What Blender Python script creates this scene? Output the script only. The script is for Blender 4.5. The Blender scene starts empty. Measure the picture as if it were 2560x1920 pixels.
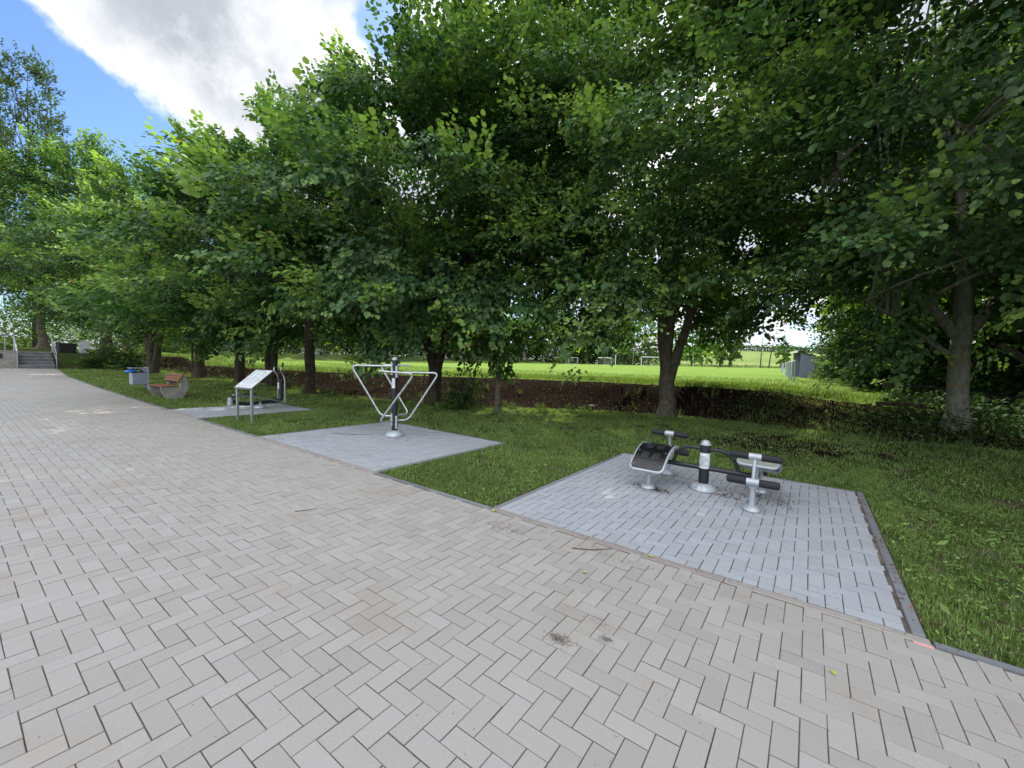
import bpy, math, random
import numpy as np
from mathutils import Vector, Matrix
PI = math.pi
sc = bpy.context.scene
COL = sc.collection
random.seed(5)
rng = np.random.default_rng(11)

# ------------------------------------------------------------------ camera
cd = bpy.data.cameras.new('camera'); cam = bpy.data.objects.new('camera', cd); COL.objects.link(cam)
PIT, ROL, YAW, EYE = 0.0548, 0.0420, -0.6212, 1.57
cy, sy = math.cos(YAW), math.sin(YAW)
Fv = Vector((sy*math.cos(PIT), cy*math.cos(PIT), -math.sin(PIT)))
R0 = Vector((cy, -sy, 0)); U0 = R0.cross(Fv)
Rv = R0*math.cos(ROL) + U0*math.sin(ROL); Uv = -R0*math.sin(ROL) + U0*math.cos(ROL)
FH = Vector((sy, cy, 0))
m = Matrix.Identity(4)
for i in range(3):
    m[i][0] = Rv[i]; m[i][1] = Uv[i]; m[i][2] = -Fv[i]
m[0][3], m[1][3], m[2][3] = 0, 0, EYE
cam.matrix_world = m
cd.sensor_width = 36; cd.lens = 1039.6/2560*36; cd.clip_start = 0.05; cd.clip_end = 3000
sc.camera = cam
sc.render.resolution_x = 1024; sc.render.resolution_y = 768
# ------------------------------------------------------------------ exposure
vs = sc.view_settings
vs.view_transform = 'Standard'; vs.look = 'None'; vs.gamma = 1; vs.use_curve_mapping = False
vs.exposure = 1.25
# ------------------------------------------------------------------ sun (behind the tree row, high)
SUN_EL = math.radians(44); SUN_AZ_DIR = Vector((-0.42, 0.907, 0)).normalized()
sun_dir = Vector((SUN_AZ_DIR.x*math.cos(SUN_EL), SUN_AZ_DIR.y*math.cos(SUN_EL), math.sin(SUN_EL)))
sl = bpy.data.lights.new('sun', 'SUN'); sl.energy = 3.4; sl.angle = math.radians(0.6); sl.color = (1, .95, .86)
so = bpy.data.objects.new('sun', sl); COL.objects.link(so)
so.rotation_euler = sun_dir.to_track_quat('Z', 'Y').to_euler()

# ------------------------------------------------------------------ node helpers
class NT:
    def __init__(s, tree): s.t = tree
    def n(s, typ, **kw):
        nd = s.t.nodes.new(typ)
        for k, v in kw.items(): setattr(nd, k, v)
        return nd
    def set(s, sock, v):
        if hasattr(v, 'is_output') or isinstance(v, bpy.types.NodeSocket): s.t.links.new(v, sock)
        else: sock.default_value = v
    def math(s, op, a, b=None, c=None, clamp=False):
        nd = s.n('ShaderNodeMath', operation=op); nd.use_clamp = clamp
        s.set(nd.inputs[0], a)
        if b is not None: s.set(nd.inputs[1], b)
        if c is not None: s.set(nd.inputs[2], c)
        return nd.outputs[0]
    def vmath(s, op, a, b=None):
        nd = s.n('ShaderNodeVectorMath', operation=op); s.set(nd.inputs[0], a)
        if b is not None: s.set(nd.inputs[1], b)
        return nd.outputs['Value'] if op in ('DOT_PRODUCT', 'LENGTH') else nd.outputs[0]
    def ss(s, v, lo, hi, a=0., b=1.):
        nd = s.n('ShaderNodeMapRange'); nd.interpolation_type = 'SMOOTHSTEP'
        s.set(nd.inputs[0], v)
        for i, x in enumerate((lo, hi, a, b)): nd.inputs[i+1].default_value = x
        return nd.outputs[0]
    def mix(s, f, a, b, typ='RGBA', blend='MIX'):
        nd = s.n('ShaderNodeMix', data_type=typ)
        if typ == 'RGBA': nd.blend_type = blend
        ins = {'RGBA': (6, 7), 'FLOAT': (2, 3)}[typ]
        s.set(nd.inputs[0], f); s.set(nd.inputs[ins[0]], a); s.set(nd.inputs[ins[1]], b)
        return nd.outputs[{'RGBA': 2, 'FLOAT': 0}[typ]]
    def noise(s, vec, scale, detail=4, rough=.55, out=0):
        nd = s.n('ShaderNodeTexNoise'); s.set(nd.inputs['Vector'], vec)
        nd.inputs['Scale'].default_value = scale; nd.inputs['Detail'].default_value = detail
        nd.inputs['Roughness'].default_value = rough
        return nd.outputs[out]
    def attr(s, name):
        return s.n('ShaderNodeAttribute', attribute_name=name)

def c4(c): return (c[0], c[1], c[2], 1)

# ------------------------------------------------------------------ world
w = bpy.data.worlds.new('World'); sc.world = w; w.use_nodes = True
w.node_tree.nodes.clear(); N = NT(w.node_tree)
tc = N.n('ShaderNodeTexCoord').outputs['Generated']
sky = N.n('ShaderNodeTexSky'); sky.sky_type = 'NISHITA'; sky.sun_disc = False
sky.sun_elevation = SUN_EL; sky.sun_rotation = math.atan2(SUN_AZ_DIR.x, SUN_AZ_DIR.y)
sky.air_density = 1.0; sky.dust_density = .6; sky.ozone_density = 1.6
bg1 = N.n('ShaderNodeBackground'); N.set(bg1.inputs[0], N.mix(1., sky.outputs[0], c4((.60, .74, 1.)), blend='MULTIPLY')); bg1.inputs[1].default_value = .098
def nz(v): return v/np.linalg.norm(v)
ra, rb, rc_ = np.array((-.9, .06, .43)), np.array((-.9, .27, .35)), np.array((-.91, .15, .25))
nA = nz(np.cross(ra, rb)); nA = nA*np.sign(nA@rc_)
warp = N.noise(tc, 5, 6, .62, 1)
b = N.vmath('DOT_PRODUCT', tc, tuple(nA))
n1 = N.noise(tc, 5.5, 7, .6); n2 = N.noise(tc, 2.2, 5, .5); n3 = N.noise(tc, 14, 6, .65)
edge = N.math('ADD', N.math('ADD', b, N.math('MULTIPLY', N.math('SUBTRACT', n1, .5), .12)), N.math('MULTIPLY', N.math('SUBTRACT', n3, .5), .05))
blue = N.ss(edge, -.045, -.02)
west = N.ss(N.vmath('DOT_PRODUCT', tc, (-1, 0, 0)), .70, .80)
blue = N.math('MULTIPLY', blue, west)
# a second rift of blue over the linden tops and broken blue low over the fields
d2 = N.vmath('DOT_PRODUCT', tc, tuple(nz(np.array((-.655, .485, .59)))))
rift = N.ss(N.math('ADD', d2, N.math('MULTIPLY', N.math('SUBTRACT', n1, .5), .01)), .9975, .9992)
low = N.math('MULTIPLY', N.ss(n1, .42, .54), N.ss(N.vmath('DOT_PRODUCT', tc, (0, 0, 1)), .30, .12))
low = N.math('MULTIPLY', low, N.math('SUBTRACT', 1., west))
blue = N.math('MAXIMUM', N.math('MAXIMUM', blue, rift), N.math('MULTIPLY', low, .8))
# cloud tone: bright ragged rims, greyer belly, brightest round the sun; unseen front-lit clouds behind the viewer, boosted as fill light
belly = N.math('MULTIPLY', N.math('MULTIPLY', N.ss(edge, -.02, -.15), N.ss(N.vmath('DOT_PRODUCT', tc, (0, 0, 1)), .12, .35)), N.ss(N.math('ADD', n2, N.math('MULTIPLY', n3, .16)), .78, .56))
tone = N.mix(belly, c4((.50, .51, .525)), c4((.235, .255, .285)))
tone = N.mix(N.math('MULTIPLY', N.ss(n3, .45, .7), .35), tone, c4((.50, .50, .51)))
glow = N.ss(N.vmath('DOT_PRODUCT', tc, tuple(sun_dir)), .80, 1.0, 1.0, 1.7)
hi = (-FH*.75+Vector((0, 0, 1))).normalized()
back = N.math('MULTIPLY', N.ss(N.vmath('DOT_PRODUCT', tc, tuple(hi)), .25, .85, 1.0, 3.3),
              N.mix(N.ss(N.vmath('DOT_PRODUCT', tc, tuple(-FH)), -.1, .3), 1., N.ss(N.vmath('DOT_PRODUCT', tc, (0, 0, 1)), .0, .45, .35, 1.), 'FLOAT'))
bg2 = N.n('ShaderNodeBackground'); N.set(bg2.inputs[0], tone); N.set(bg2.inputs[1], N.math('MULTIPLY', glow, back))
mx = N.n('ShaderNodeMixShader'); N.set(mx.inputs[0], blue)
w.node_tree.links.new(bg2.outputs[0], mx.inputs[1]); w.node_tree.links.new(bg1.outputs[0], mx.inputs[2])
wo = N.n('ShaderNodeOutputWorld'); w.node_tree.links.new(mx.outputs[0], wo.inputs[0])

# ------------------------------------------------------------------ materials
def new_mat(name):
    mt = bpy.data.materials.new(name); mt.use_nodes = True
    nt = mt.node_tree; nt.nodes.clear(); n = NT(nt)
    out = n.n('ShaderNodeOutputMaterial'); bs = n.n('ShaderNodeBsdfPrincipled')
    nt.links.new(bs.outputs[0], out.inputs[0])
    return mt, n, bs, out
def bump(n, bs, h, strength=.3, dist=.01):
    bp = n.n('ShaderNodeBump'); bp.inputs['Strength'].default_value = strength; bp.inputs['Distance'].default_value = dist
    n.set(bp.inputs['Height'], h); n.set(bs.inputs['Normal'], bp.outputs[0])
def simple(name, col, rough=.5, metal=0., var=.12, scale=6, spec=.5, col2=None, bmp=0., bscale=60):
    mt, n, bs, out = new_mat(name)
    oc = n.n('ShaderNodeTexCoord').outputs['Object']
    nn = n.noise(oc, scale, 5, .6)
    c2 = col2 or tuple(x*(1-var*2) for x in col)
    cc = n.mix(n.ss(nn, .35, .65), c4(c2), c4(col))
    n.set(bs.inputs['Base Color'], cc)
    bs.inputs['Roughness'].default_value = rough; bs.inputs['Metallic'].default_value = metal
    bs.inputs['Specular IOR Level'].default_value = spec
    n.set(bs.inputs['Roughness'], n.math('ADD', n.math('MULTIPLY', n.math('SUBTRACT', nn, .5), .25), rough))
    if bmp: bump(n, bs, n.noise(oc, bscale, 4), bmp, .01)
    return mt
M = {}
M['galv'] = simple('galvanised_steel', (.55, .57, .58), .38, .85, .12, 14)
M['silver'] = simple('silver_powder_coat', (.42, .45, .48), .38, .25, .07, 9)
M['paleblue'] = simple('pale_grey_paint', (.44, .46, .66), .6, 0, .05, 9, spec=.2)
M['black'] = simple('black_powder_coat', (.018, .019, .026), .42, 0, .1, 9)
M['foam'] = simple('black_foam', (.014, .014, .019), .75, 0, .1, 25, bmp=.2)
M['plate'] = simple('glossy_dark_plate', (.008, .007, .009), .26, 0, .15, 7, spec=.45)
M['label'] = simple('white_label', (.68, .70, .72), .35, 0, .03, 5)
M['ink'] = simple('grey_print', (.22, .24, .28), .5)
M['inkdark'] = simple('dark_print', (.04, .045, .06), .5)
M['concrete'] = simple('cast_concrete', (.33, .31, .28), .85, 0, .14, 5, spec=.2, bmp=.25)
M['wood'] = simple('red_brown_slats', (.27, .115, .06), .6, 0, .15, 12, spec=.3)
M['woodpale'] = simple('orange_brown_slats', (.36, .13, .05), .6)
M['white'] = simple('white_paint', (.75, .76, .76), .45, 0, .05)
M['greymetal'] = simple('grey_sheet_metal', (.30, .34, .39), .5, .0, .06, 5, spec=.3)
M['sheltergrey'] = simple('blue_grey_sheet', (.27, .29, .44), .6, 0, .05, 3, spec=.2)
M['step'] = simple('grey_step_concrete', (.20, .21, .23), .85, 0, .2, 3, spec=.2, bmp=.2)
M['bluebag'] = simple('blue_plastic', (.04, .22, .75), .35)
M['dark'] = simple('dark_recess', (.02, .02, .024), .7)
M['darkgreen'] = simple('dark_timber', (.06, .045, .035), .8)
M['post'] = simple('grey_green_post', (.30, .35, .34), .5)
M['twig'] = simple('dead_twig', (.10, .075, .05), .9)
M['stone'] = simple('pale_pebble', (.5, .48, .44), .8)
M['rock'] = simple('brown_stone', (.10, .07, .055), .9)
M['plate_painted_sheen'] = simple('dark_plate_painted_reflection', (.30, .30, .26), .35, .1, .05, 7)  # the dark glossy plate again, sky reflection put into a pale base colour
M['slot'] = simple('worn_slot_edge', (.13, .13, .14), .35)
M['pink'] = simple('pink_chalk', (.75, .38, .36), .8)
M['yleaf'] = simple('yellow_fallen_leaf', (.42, .42, .08), .6)

def bark_mat(name, c1, c2, moss=.35, band=None):
    mt, n, bs, out = new_mat(name)
    oc = n.n('ShaderNodeTexCoord').outputs['Object']
    mp = n.n('ShaderNodeMapping'); n.set(mp.inputs[0], oc); mp.inputs[3].default_value = (7, 7, 3.2)
    a = n.noise(mp.outputs[0], 2.2, 7, .65); bb = n.noise(oc, 1.6, 4)
    cc = n.mix(n.ss(a, .38, .62), c4(c1), c4(c2))
    cc = n.mix(n.math('MULTIPLY', n.ss(bb, .5, .68), moss), cc, c4((.10, .12, .045)))
    # bands of ochre lichen
    mp2 = n.n('ShaderNodeMapping'); n.set(mp2.inputs[0], oc); mp2.inputs[3].default_value = (1.2, 1.2, 4.5)
    l = n.noise(mp2.outputs[0], 1.3, 5, .6)
    cc = n.mix(n.ss(l, .66, .70, 0, .7), cc, c4((.19, .15, .05)))
    if band:
        sx = n.n('ShaderNodeSeparateXYZ'); n.set(sx.inputs[0], oc); zz = n.math('ADD', sx.outputs[2], n.math('MULTIPLY', n.math('SUBTRACT', n.noise(oc, 6, 3), .5), .12))
        for (z0, z1, f_) in band:
            k_ = n.math('MULTIPLY', n.ss(zz, z0-.015, z0+.015), n.ss(zz, z1+.015, z1-.015)); k_ = n.math('MULTIPLY', k_, n.ss(n.noise(oc, 9, 3), .35, .5, .35, f_))
            cc = n.mix(k_, cc, c4((.20, .15, .04)))
    n.set(bs.inputs['Base Color'], cc); bs.inputs['Roughness'].default_value = .9
    bs.inputs['Specular IOR Level'].default_value = .15
    bump(n, bs, a, .45, .02)
    return mt
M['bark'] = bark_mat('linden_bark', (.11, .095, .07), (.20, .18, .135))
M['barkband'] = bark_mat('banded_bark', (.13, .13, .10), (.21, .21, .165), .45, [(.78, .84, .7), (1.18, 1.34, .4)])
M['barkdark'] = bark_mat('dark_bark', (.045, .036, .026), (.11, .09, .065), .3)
M['barkpale'] = bark_mat('pale_bark', (.17, .15, .12), (.30, .27, .23), .15)

def leaf_mat(name, trans=.34, rough=.5, tmul=(1.35, 1.5, .6), spec=.3):
    mt, n, bs, out = new_mat(name)
    at = n.attr('tint').outputs['Color']
    n.set(bs.inputs['Base Color'], at)
    bs.inputs['Roughness'].default_value = rough; bs.inputs['Specular IOR Level'].default_value = spec
    tr = n.n('ShaderNodeBsdfTranslucent')
    n.set(tr.inputs[0], n.mix(1., at, c4(tmul), blend='MULTIPLY'))
    mxx = n.n('ShaderNodeMixShader'); mxx.inputs[0].default_value = trans
    mt.node_tree.links.new(bs.outputs[0], mxx.inputs[1]); mt.node_tree.links.new(tr.outputs[0], mxx.inputs[2])
    mt.node_tree.links.new(mxx.outputs[0], out.inputs[0])
    return mt
M['leaf'] = leaf_mat('linden_leaf')
M['farleaf'] = leaf_mat('far_leaf', .3, .8, spec=.08)
M['shrubleaf'] = leaf_mat('shrub_leaf', .22, .7, spec=.12)
M['grass'] = leaf_mat('grass_blade', .3, .6, (1.5, 1.4, .8))
M['litter'] = leaf_mat('dry_leaf', .05, .8, (1, 1, 1))

# paving: per-block colour attribute plus grain, damp stains and worn patches
def paver_mat(name, base, base2, joint=False, dirt=(.30, .25, .19)):
    mt, n, bs, out = new_mat(name)
    oc = n.n('ShaderNodeTexCoord').outputs['Object']
    at = n.attr('tint').outputs['Fac']
    g = n.noise(oc, 260, 2, .7); st = n.noise(oc, 1.1, 6, .62); st2 = n.noise(oc, 6.5, 5, .6); g2 = n.noise(oc, 75, 3, .6)
    cc = n.mix(at, c4(base2), c4(base)); cc = n.mix(n.ss(at, -.9, -.1, .48, 0.), cc, c4((.10, .08, .062)))
    cc = n.mix(n.ss(st, .50, .74, 0, .32), cc, c4(tuple(x*.80 for x in dirt)))
    cc = n.mix(n.ss(st2, .60, .75, 0, .35), cc, c4(dirt))
    k = n.math('ADD', n.math('MULTIPLY', g, .30), n.math('ADD', n.math('MULTIPLY', g2, .22), .74))
    vm = n.n('ShaderNodeVectorMath', operation='SCALE'); n.set(vm.inputs[0], cc); n.set(vm.inputs[3], k)
    # sparse dark specks
    vo = n.n('ShaderNodeTexVoronoi'); n.set(vo.inputs['Vector'], oc); vo.inputs['Scale'].default_value = 17
    sp = n.ss(vo.outputs['Distance'], .085, .05)
    spk = n.math('MULTIPLY', sp, n.ss(n.noise(oc, 9, 2), .52, .6))
    n.set(bs.inputs['Base Color'], n.mix(n.math('MULTIPLY', spk, .75), vm.outputs[0], c4((.06, .05, .04))))
    bs.inputs['Roughness'].default_value = .82; bs.inputs['Specular IOR Level'].default_value = .25
    bump(n, bs, g, .25, .002)
    return mt
M['paver'] = paver_mat('path_paving_block', (.348, .326, .306), (.300, .278, .260))
M['pad'] = paver_mat('pad_paving_block', (.352, .362, .39), (.305, .316, .342), dirt=(.33, .29, .25))
M['kerb'] = paver_mat('edging_stone', (.21, .215, .235), (.15, .155, .17), dirt=(.17, .13, .10))
M['kerbfront'] = paver_mat('dirty_edging_stone', (.32, .29, .27), (.25, .215, .195), dirt=(.2, .15, .11))
def sand():
    mt, n, bs, out = new_mat('joint_sand')
    oc = n.n('ShaderNodeTexCoord').outputs['Object']
    a = n.noise(oc, 1.7, 5); b_ = n.noise(oc, 40, 3)
    cc = n.mix(n.ss(a, .42, .6), c4((.075, .062, .052)), c4((.20, .165, .135)))
    cc = n.mix(n.ss(b_, .4, .7, 0, .6), cc, c4((.05, .045, .04)))
    n.set(bs.inputs['Base Color'], cc); bs.inputs['Roughness'].default_value = .95
    return mt
M['sand'] = sand()

def ground_mat():
    mt, n, bs, out = new_mat('terrain')
    oc = n.n('ShaderNodeTexCoord').outputs['Object']
    soil = n.attr('soil').outputs['Fac']; fld = n.attr('field').outputs['Fac']; wh = n.attr('wheat').outputs['Fac']
    a = n.noise(oc, 2.3, 6, .65); b_ = n.noise(oc, 14, 6, .7); c = n.noise(oc, .22, 5, .6); dd = n.noise(oc, 55, 4, .7)
    lawn = n.mix(n.ss(b_, .35, .65), c4((.035, .05, .016)), c4((.075, .115, .03)))
    lawn = n.mix(n.ss(a, .50, .62, 0, .9), lawn, c4((.085, .07, .052)))
    field = n.mix(n.ss(c, .35, .68), c4((.128, .198, .046)), c4((.155, .222, .058)))
    field = n.mix(n.ss(a, .45, .75, 0, .5), field, c4((.19, .25, .06)))
    field = n.mix(n.ss(dd, .35, .7, 0, .35), field, c4((.08, .16, .02)))
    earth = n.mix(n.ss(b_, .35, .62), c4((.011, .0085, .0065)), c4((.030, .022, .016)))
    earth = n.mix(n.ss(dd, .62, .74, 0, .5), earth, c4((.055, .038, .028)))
    wheat = n.mix(n.ss(n.noise(oc, .03, 4), .4, .6), c4((.13, .185, .06)), c4((.17, .21, .075)))
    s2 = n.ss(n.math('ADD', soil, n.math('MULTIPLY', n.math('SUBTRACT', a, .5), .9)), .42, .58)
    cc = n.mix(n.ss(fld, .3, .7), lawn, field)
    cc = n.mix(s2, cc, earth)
    cc = n.mix(wh, cc, wheat)
    n.set(bs.inputs['Base Color'], cc); bs.inputs['Roughness'].default_value = .95
    bs.inputs['Specular IOR Level'].default_value = .0
    bump(n, bs, n.math('ADD', b_, n.math('MULTIPLY', dd, .5)), .6, .04)
    return mt
M['ground'] = ground_mat()

# ------------------------------------------------------------------ object helpers
def tag(o, label=None, cat=None, group=None, kind=None):
    if label: o['label'] = label
    if cat: o['category'] = cat
    if group: o['group'] = group
    if kind: o['kind'] = kind
    return o
def empty(name, loc=(0, 0, 0), rz=0., label=None, cat=None, group=None):
    o = bpy.data.objects.new(name, None); COL.objects.link(o); o.location = loc; o.rotation_euler = (0, 0, rz)
    o.empty_display_size = .2
    return tag(o, label, cat, group)
def link_mesh(name, me, mat, parent=None, loc=None):
    o = bpy.data.objects.new(name, me); COL.objects.link(o)
    if mat is not None: me.materials.append(mat)
    if parent is not None: o.parent = parent
    if loc is not None: o.location = loc
    return o
def np_mesh(name, V, F, tint=None, smooth=False, extra=None):
    """V (n,3), F (m,k) uniform polygon size; tint (n,3) point colours"""
    V = np.ascontiguousarray(V, np.float32); F = np.ascontiguousarray(F, np.int32)
    me = bpy.data.meshes.new(name)
    me.vertices.add(len(V)); me.vertices.foreach_set('co', V.ravel())
    me.loops.add(F.size); me.loops.foreach_set('vertex_index', F.ravel())
    me.polygons.add(len(F)); k = F.shape[1]
    me.polygons.foreach_set('loop_start', np.arange(0, F.size, k, dtype=np.int32))
    me.polygons.foreach_set('use_smooth', np.full(len(F), smooth))
    me.update(calc_edges=True)
    if tint is not None:
        a = me.attributes.new('tint', 'FLOAT_COLOR', 'POINT')
        c = np.ones((len(V), 4), np.float32); c[:, :3] = tint if tint.ndim == 2 else tint[:, None]
        a.data.foreach_set('color', c.ravel())
    for nm, arr in (extra or {}).items():
        a = me.attributes.new(nm, 'FLOAT', 'POINT'); a.data.foreach_set('value', np.ascontiguousarray(arr, np.float32))
    return me

class MB:
    def __init__(s): s.v = []; s.f = []
    def add(s, vs_, fs):
        o = len(s.v); s.v += [tuple(p) for p in vs_]; s.f += [tuple(i+o for i in f) for f in fs]; return s
    def box(s, x0, y0, z0, x1, y1, z1, mtx=None, bev=0.):
        b = min(bev, (x1-x0)*.45, (y1-y0)*.45, (z1-z0)*.45)
        if b <= 0:
            P = [(x, y, z) for z in (z0, z1) for y in (y0, y1) for x in (x0, x1)]
            Fs = [(0, 2, 3, 1), (4, 5, 7, 6), (0, 1, 5, 4), (2, 6, 7, 3), (0, 4, 6, 2), (1, 3, 7, 5)]
        else:
            P = []; idx = {}
            for ix, X in ((0, (x0, 1)), (1, (x1, -1))):
                for iy, Y in ((0, (y0, 1)), (1, (y1, -1))):
                    for iz, Z in ((0, (z0, 1)), (1, (z1, -1))):
                        for ax in range(3):
                            p = [X[0]+X[1]*b, Y[0]+Y[1]*b, Z[0]+Z[1]*b]
                            p[ax] = (X[0], Y[0], Z[0])[ax]
                            idx[(ix, iy, iz, ax)] = len(P); P.append(tuple(p))
            Fs = []
            g = lambda x, y, z, a: idx[(x, y, z, a)]
            for s_ in (0, 1):
                Fs += [(g(s_, 0, 0, 0), g(s_, 1, 0, 0), g(s_, 1, 1, 0), g(s_, 0, 1, 0)),
                       (g(0, s_, 0, 1), g(1, s_, 0, 1), g(1, s_, 1, 1), g(0, s_, 1, 1)),
                       (g(0, 0, s_, 2), g(1, 0, s_, 2), g(1, 1, s_, 2), g(0, 1, s_, 2))]
                for t_ in (0, 1):
                    Fs += [(g(s_, t_, 0, 0), g(s_, t_, 1, 0), g(s_, t_, 1, 1), g(s_, t_, 0, 1)),
                           (g(s_, 0, t_, 0), g(s_, 1, t_, 0), g(s_, 1, t_, 2), g(s_, 0, t_, 2)),
                           (g(0, s_, t_, 1), g(1, s_, t_, 1), g(1, s_, t_, 2), g(0, s_, t_, 2))]
                    for u_ in (0, 1): Fs.append((g(s_, t_, u_, 0), g(s_, t_, u_, 1), g(s_, t_, u_, 2)))
        if mtx is not None: P = [tuple(mtx @ Vector(p)) for p in P]
        return s.add(P, Fs)
    def tube(s, pts, r, n=12, fil=0., cap=True, seg=6):
        P = [Vector(p) for p in pts]
        rr = list(r) if hasattr(r, '__len__') else [r]*len(P)
        if fil > 0 and len(P) > 2:
            Q = [P[0]]; RR = [rr[0]]
            for i in range(1, len(P)-1):
                a, c_, d_ = P[i-1], P[i], P[i+1]
                l1, l2 = (a-c_).length, (d_-c_).length; f_ = min(fil, l1*.49, l2*.49)
                p1 = c_+(a-c_)*(f_/l1); p2 = c_+(d_-c_)*(f_/l2)
                for k in range(seg+1):
                    t = k/seg; Q.append((1-t)**2*p1+2*t*(1-t)*c_+t*t*p2); RR.append(rr[i])
            Q.append(P[-1]); RR.append(rr[-1]); P, rr = Q, RR
        T = []
        for i in range(len(P)):
            a = P[max(i-1, 0)]; b_ = P[min(i+1, len(P)-1)]; d_ = (b_-a)
            T.append(d_.normalized() if d_.length > 1e-9 else Vector((0, 0, 1)))
        up = Vector((0, 0, 1)) if abs(T[0].z) < .9 else Vector((1, 0, 0))
        X = T[0].cross(up).normalized(); vsl = []
        for i in range(len(P)):
            X = (X - T[i]*X.dot(T[i])).normalized(); Y = T[i].cross(X)
            for k in range(n):
                a = 2*PI*k/n; vsl.append(P[i]+(X*math.cos(a)+Y*math.sin(a))*rr[i])
        fs = [(i*n+k, i*n+(k+1) % n, (i+1)*n+(k+1) % n, (i+1)*n+k) for i in range(len(P)-1) for k in range(n)]
        if cap: fs += [tuple(range(n))[::-1], tuple((len(P)-1)*n+k for k in range(n))]
        return s.add(vsl, fs)
    def lathe(s, prof, n=24, c=(0, 0, 0), cap=True):
        vsl = [(c[0]+r*math.cos(2*PI*k/n), c[1]+r*math.sin(2*PI*k/n), c[2]+z) for r, z in prof for k in range(n)]
        fs = [(i*n+k, i*n+(k+1) % n, (i+1)*n+(k+1) % n, (i+1)*n+k) for i in range(len(prof)-1) for k in range(n)]
        if cap: fs += [tuple(range(n))[::-1], tuple((len(prof)-1)*n+k for k in range(n))]
        return s.add(vsl, fs)
    def prism(s, poly, a0, a1, axis='x'):
        """poly (p,q) extruded along axis"""
        n = len(poly)
        def pt(a, p, q): return (a, p, q) if axis == 'x' else ((p, a, q) if axis == 'y' else (p, q, a))
        P = [pt(a0, *p) for p in poly]+[pt(a1, *p) for p in poly]
        fs = [tuple(range(n)), tuple(range(n, 2*n))[::-1]]+[(i, i+n, (i+1) % n+n, (i+1) % n) for i in range(n)]
        return s.add(P, fs)
    def build(s, name, mat, parent=None, smooth=False, loc=None, bevel=0.):
        me = bpy.data.meshes.new(name); me.from_pydata(s.v, [], s.f); me.update()
        import bmesh
        bm = bmesh.new(); bm.from_mesh(me); bmesh.ops.recalc_face_normals(bm, faces=bm.faces); bm.to_mesh(me); bm.free()
        o = link_mesh(name, me, mat, parent, loc)
        if smooth:
            for p in me.polygons: p.use_smooth = len(p.vertices) <= 4
            try: me.set_sharp_from_angle(angle=math.radians(40))
            except Exception: pass
        if bevel:
            bv = o.modifiers.new('bevel', 'BEVEL'); bv.width = bevel; bv.segments = 2; bv.limit_method = 'ANGLE'
        return o
def copy_tree(o, parent=None):
    c = o.copy(); COL.objects.link(c)
    if parent is not None: c.parent = parent
    for ch in list(o.children): copy_tree(ch, c)
    return c

# ------------------------------------------------------------------ terrain
def sstep(x, a, b):
    t = np.clip((x-a)/(b-a), 0, 1); return t*t*(3-2*t)
LIPX = [-60, -40, -30, -20.5, -13.4, -10.5, -7.1, -2, .6, 2.5, 6, 30]; LIPY = [10.6, 10.6, 10.8, 11.3, 13.4, 14.8, 15.6, 15.4, 13.6, 12.8, 12.6, 12.6]
FOX = [-60, -38, -26, -20, -12.7, -8.7, -5.9, -3, -1.2, 1.2, 3, 8, 30]; FOY = [8.9, 8.9, 9.2, 9.4, 9.3, 11.0, 13.3, 13.6, 12.6, 10.6, 10.0, 9.6, 9.6]
FZX = [-60, -6, -3, -1.2, 1.2, 2.5, 8, 30]; FZY = [0, 0, .08, .2, .36, .45, .5, .5]
def pathtop(x): return np.interp(x, [-36.6, -34.4, -28, -20.5, -16.3, 50], [4.2, 4.12, 3.62, 3.41, 3.40, 3.40])
BXY = [0, 10, 26, 34, 41, 60, 95, 130, 400]; BXX = [-110, -95, -80, -71, -62, -57.5, -65, -70, -90]
def vnoise(x, y, s, seed=0):
    x = np.asarray(x)*s+seed*17.3; y = np.asarray(y)*s+seed*9.1
    return (np.sin(x*1.3+1.7*np.sin(y*.9))+np.sin(y*1.7+1.3*np.sin(x*1.1+2))+np.sin((x+y)*2.3+1.1*np.sin(x*2.9)))/3
def ground(x, y):
    x = np.asarray(x, float); y = np.asarray(y, float)
    fo = np.interp(x, FOX, FOY); lip = np.interp(x, LIPX, LIPY); fz = np.interp(x, FZX, FZY)
    fld = .82+.0157*x+.0141*y
    fld = fld-.12*sstep(x, -1, 1.5)*sstep(lip+8-y, 0, 6)
    plat = sstep(-33.5-x, 0, 3)*(1-sstep(y, 14, 24))*(1-sstep(-x, 70, 90)); fld = fld*(1-plat)+(.93)*plat
    s = sstep(y, fo, lip)
    base = fz*sstep(y, 7.6, fo)
    z = base*(1-s)+fld*s
    z = z+.05*vnoise(x, y, 2.1)*np.sin(np.clip(s, 0, 1)*PI)+.10*vnoise(x, y, .7, 3)*np.sin(np.clip(s, 0, 1)*PI)
    z = np.where(y < np.minimum(fo, 8), z+.012*vnoise(x, y, 1.7, 1)*sstep(y, 4.5, 7)-.012, z)
    # flight of steps side: rise behind the steps
    st = sstep(-36.9-x, 0, .3)*(y < 9.5); z = np.where(st > 0, np.maximum(z, .93*st), z)
    bx = np.interp(y, BXY, BXX); z = z+1.15*sstep(bx-x, 0, 6)*(y > 14)+1.15*sstep(bx-x, 0, 6)*(y <= 14)*sstep(-x, 70, 95)
    D = x*FH.x+y*FH.y
    z = z+15*sstep(D, 150, 420)*sstep(x, -140, -60)
    z = np.where(y < pathtop(x)+.02, -.06, z)
    return z
def gz(x, y): return float(ground(x, y))
def grid_lines(segs):
    out = []
    for a, b, st in segs: out += list(np.arange(a, b, st))
    return np.array(out+[segs[-1][1]])
gx = grid_lines([(-900, -200, 50), (-200, -100, 10), (-100, -46, 3), (-46, 8, .25), (8, 30, 2), (30, 100, 10), (100, 600, 50)])
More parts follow.
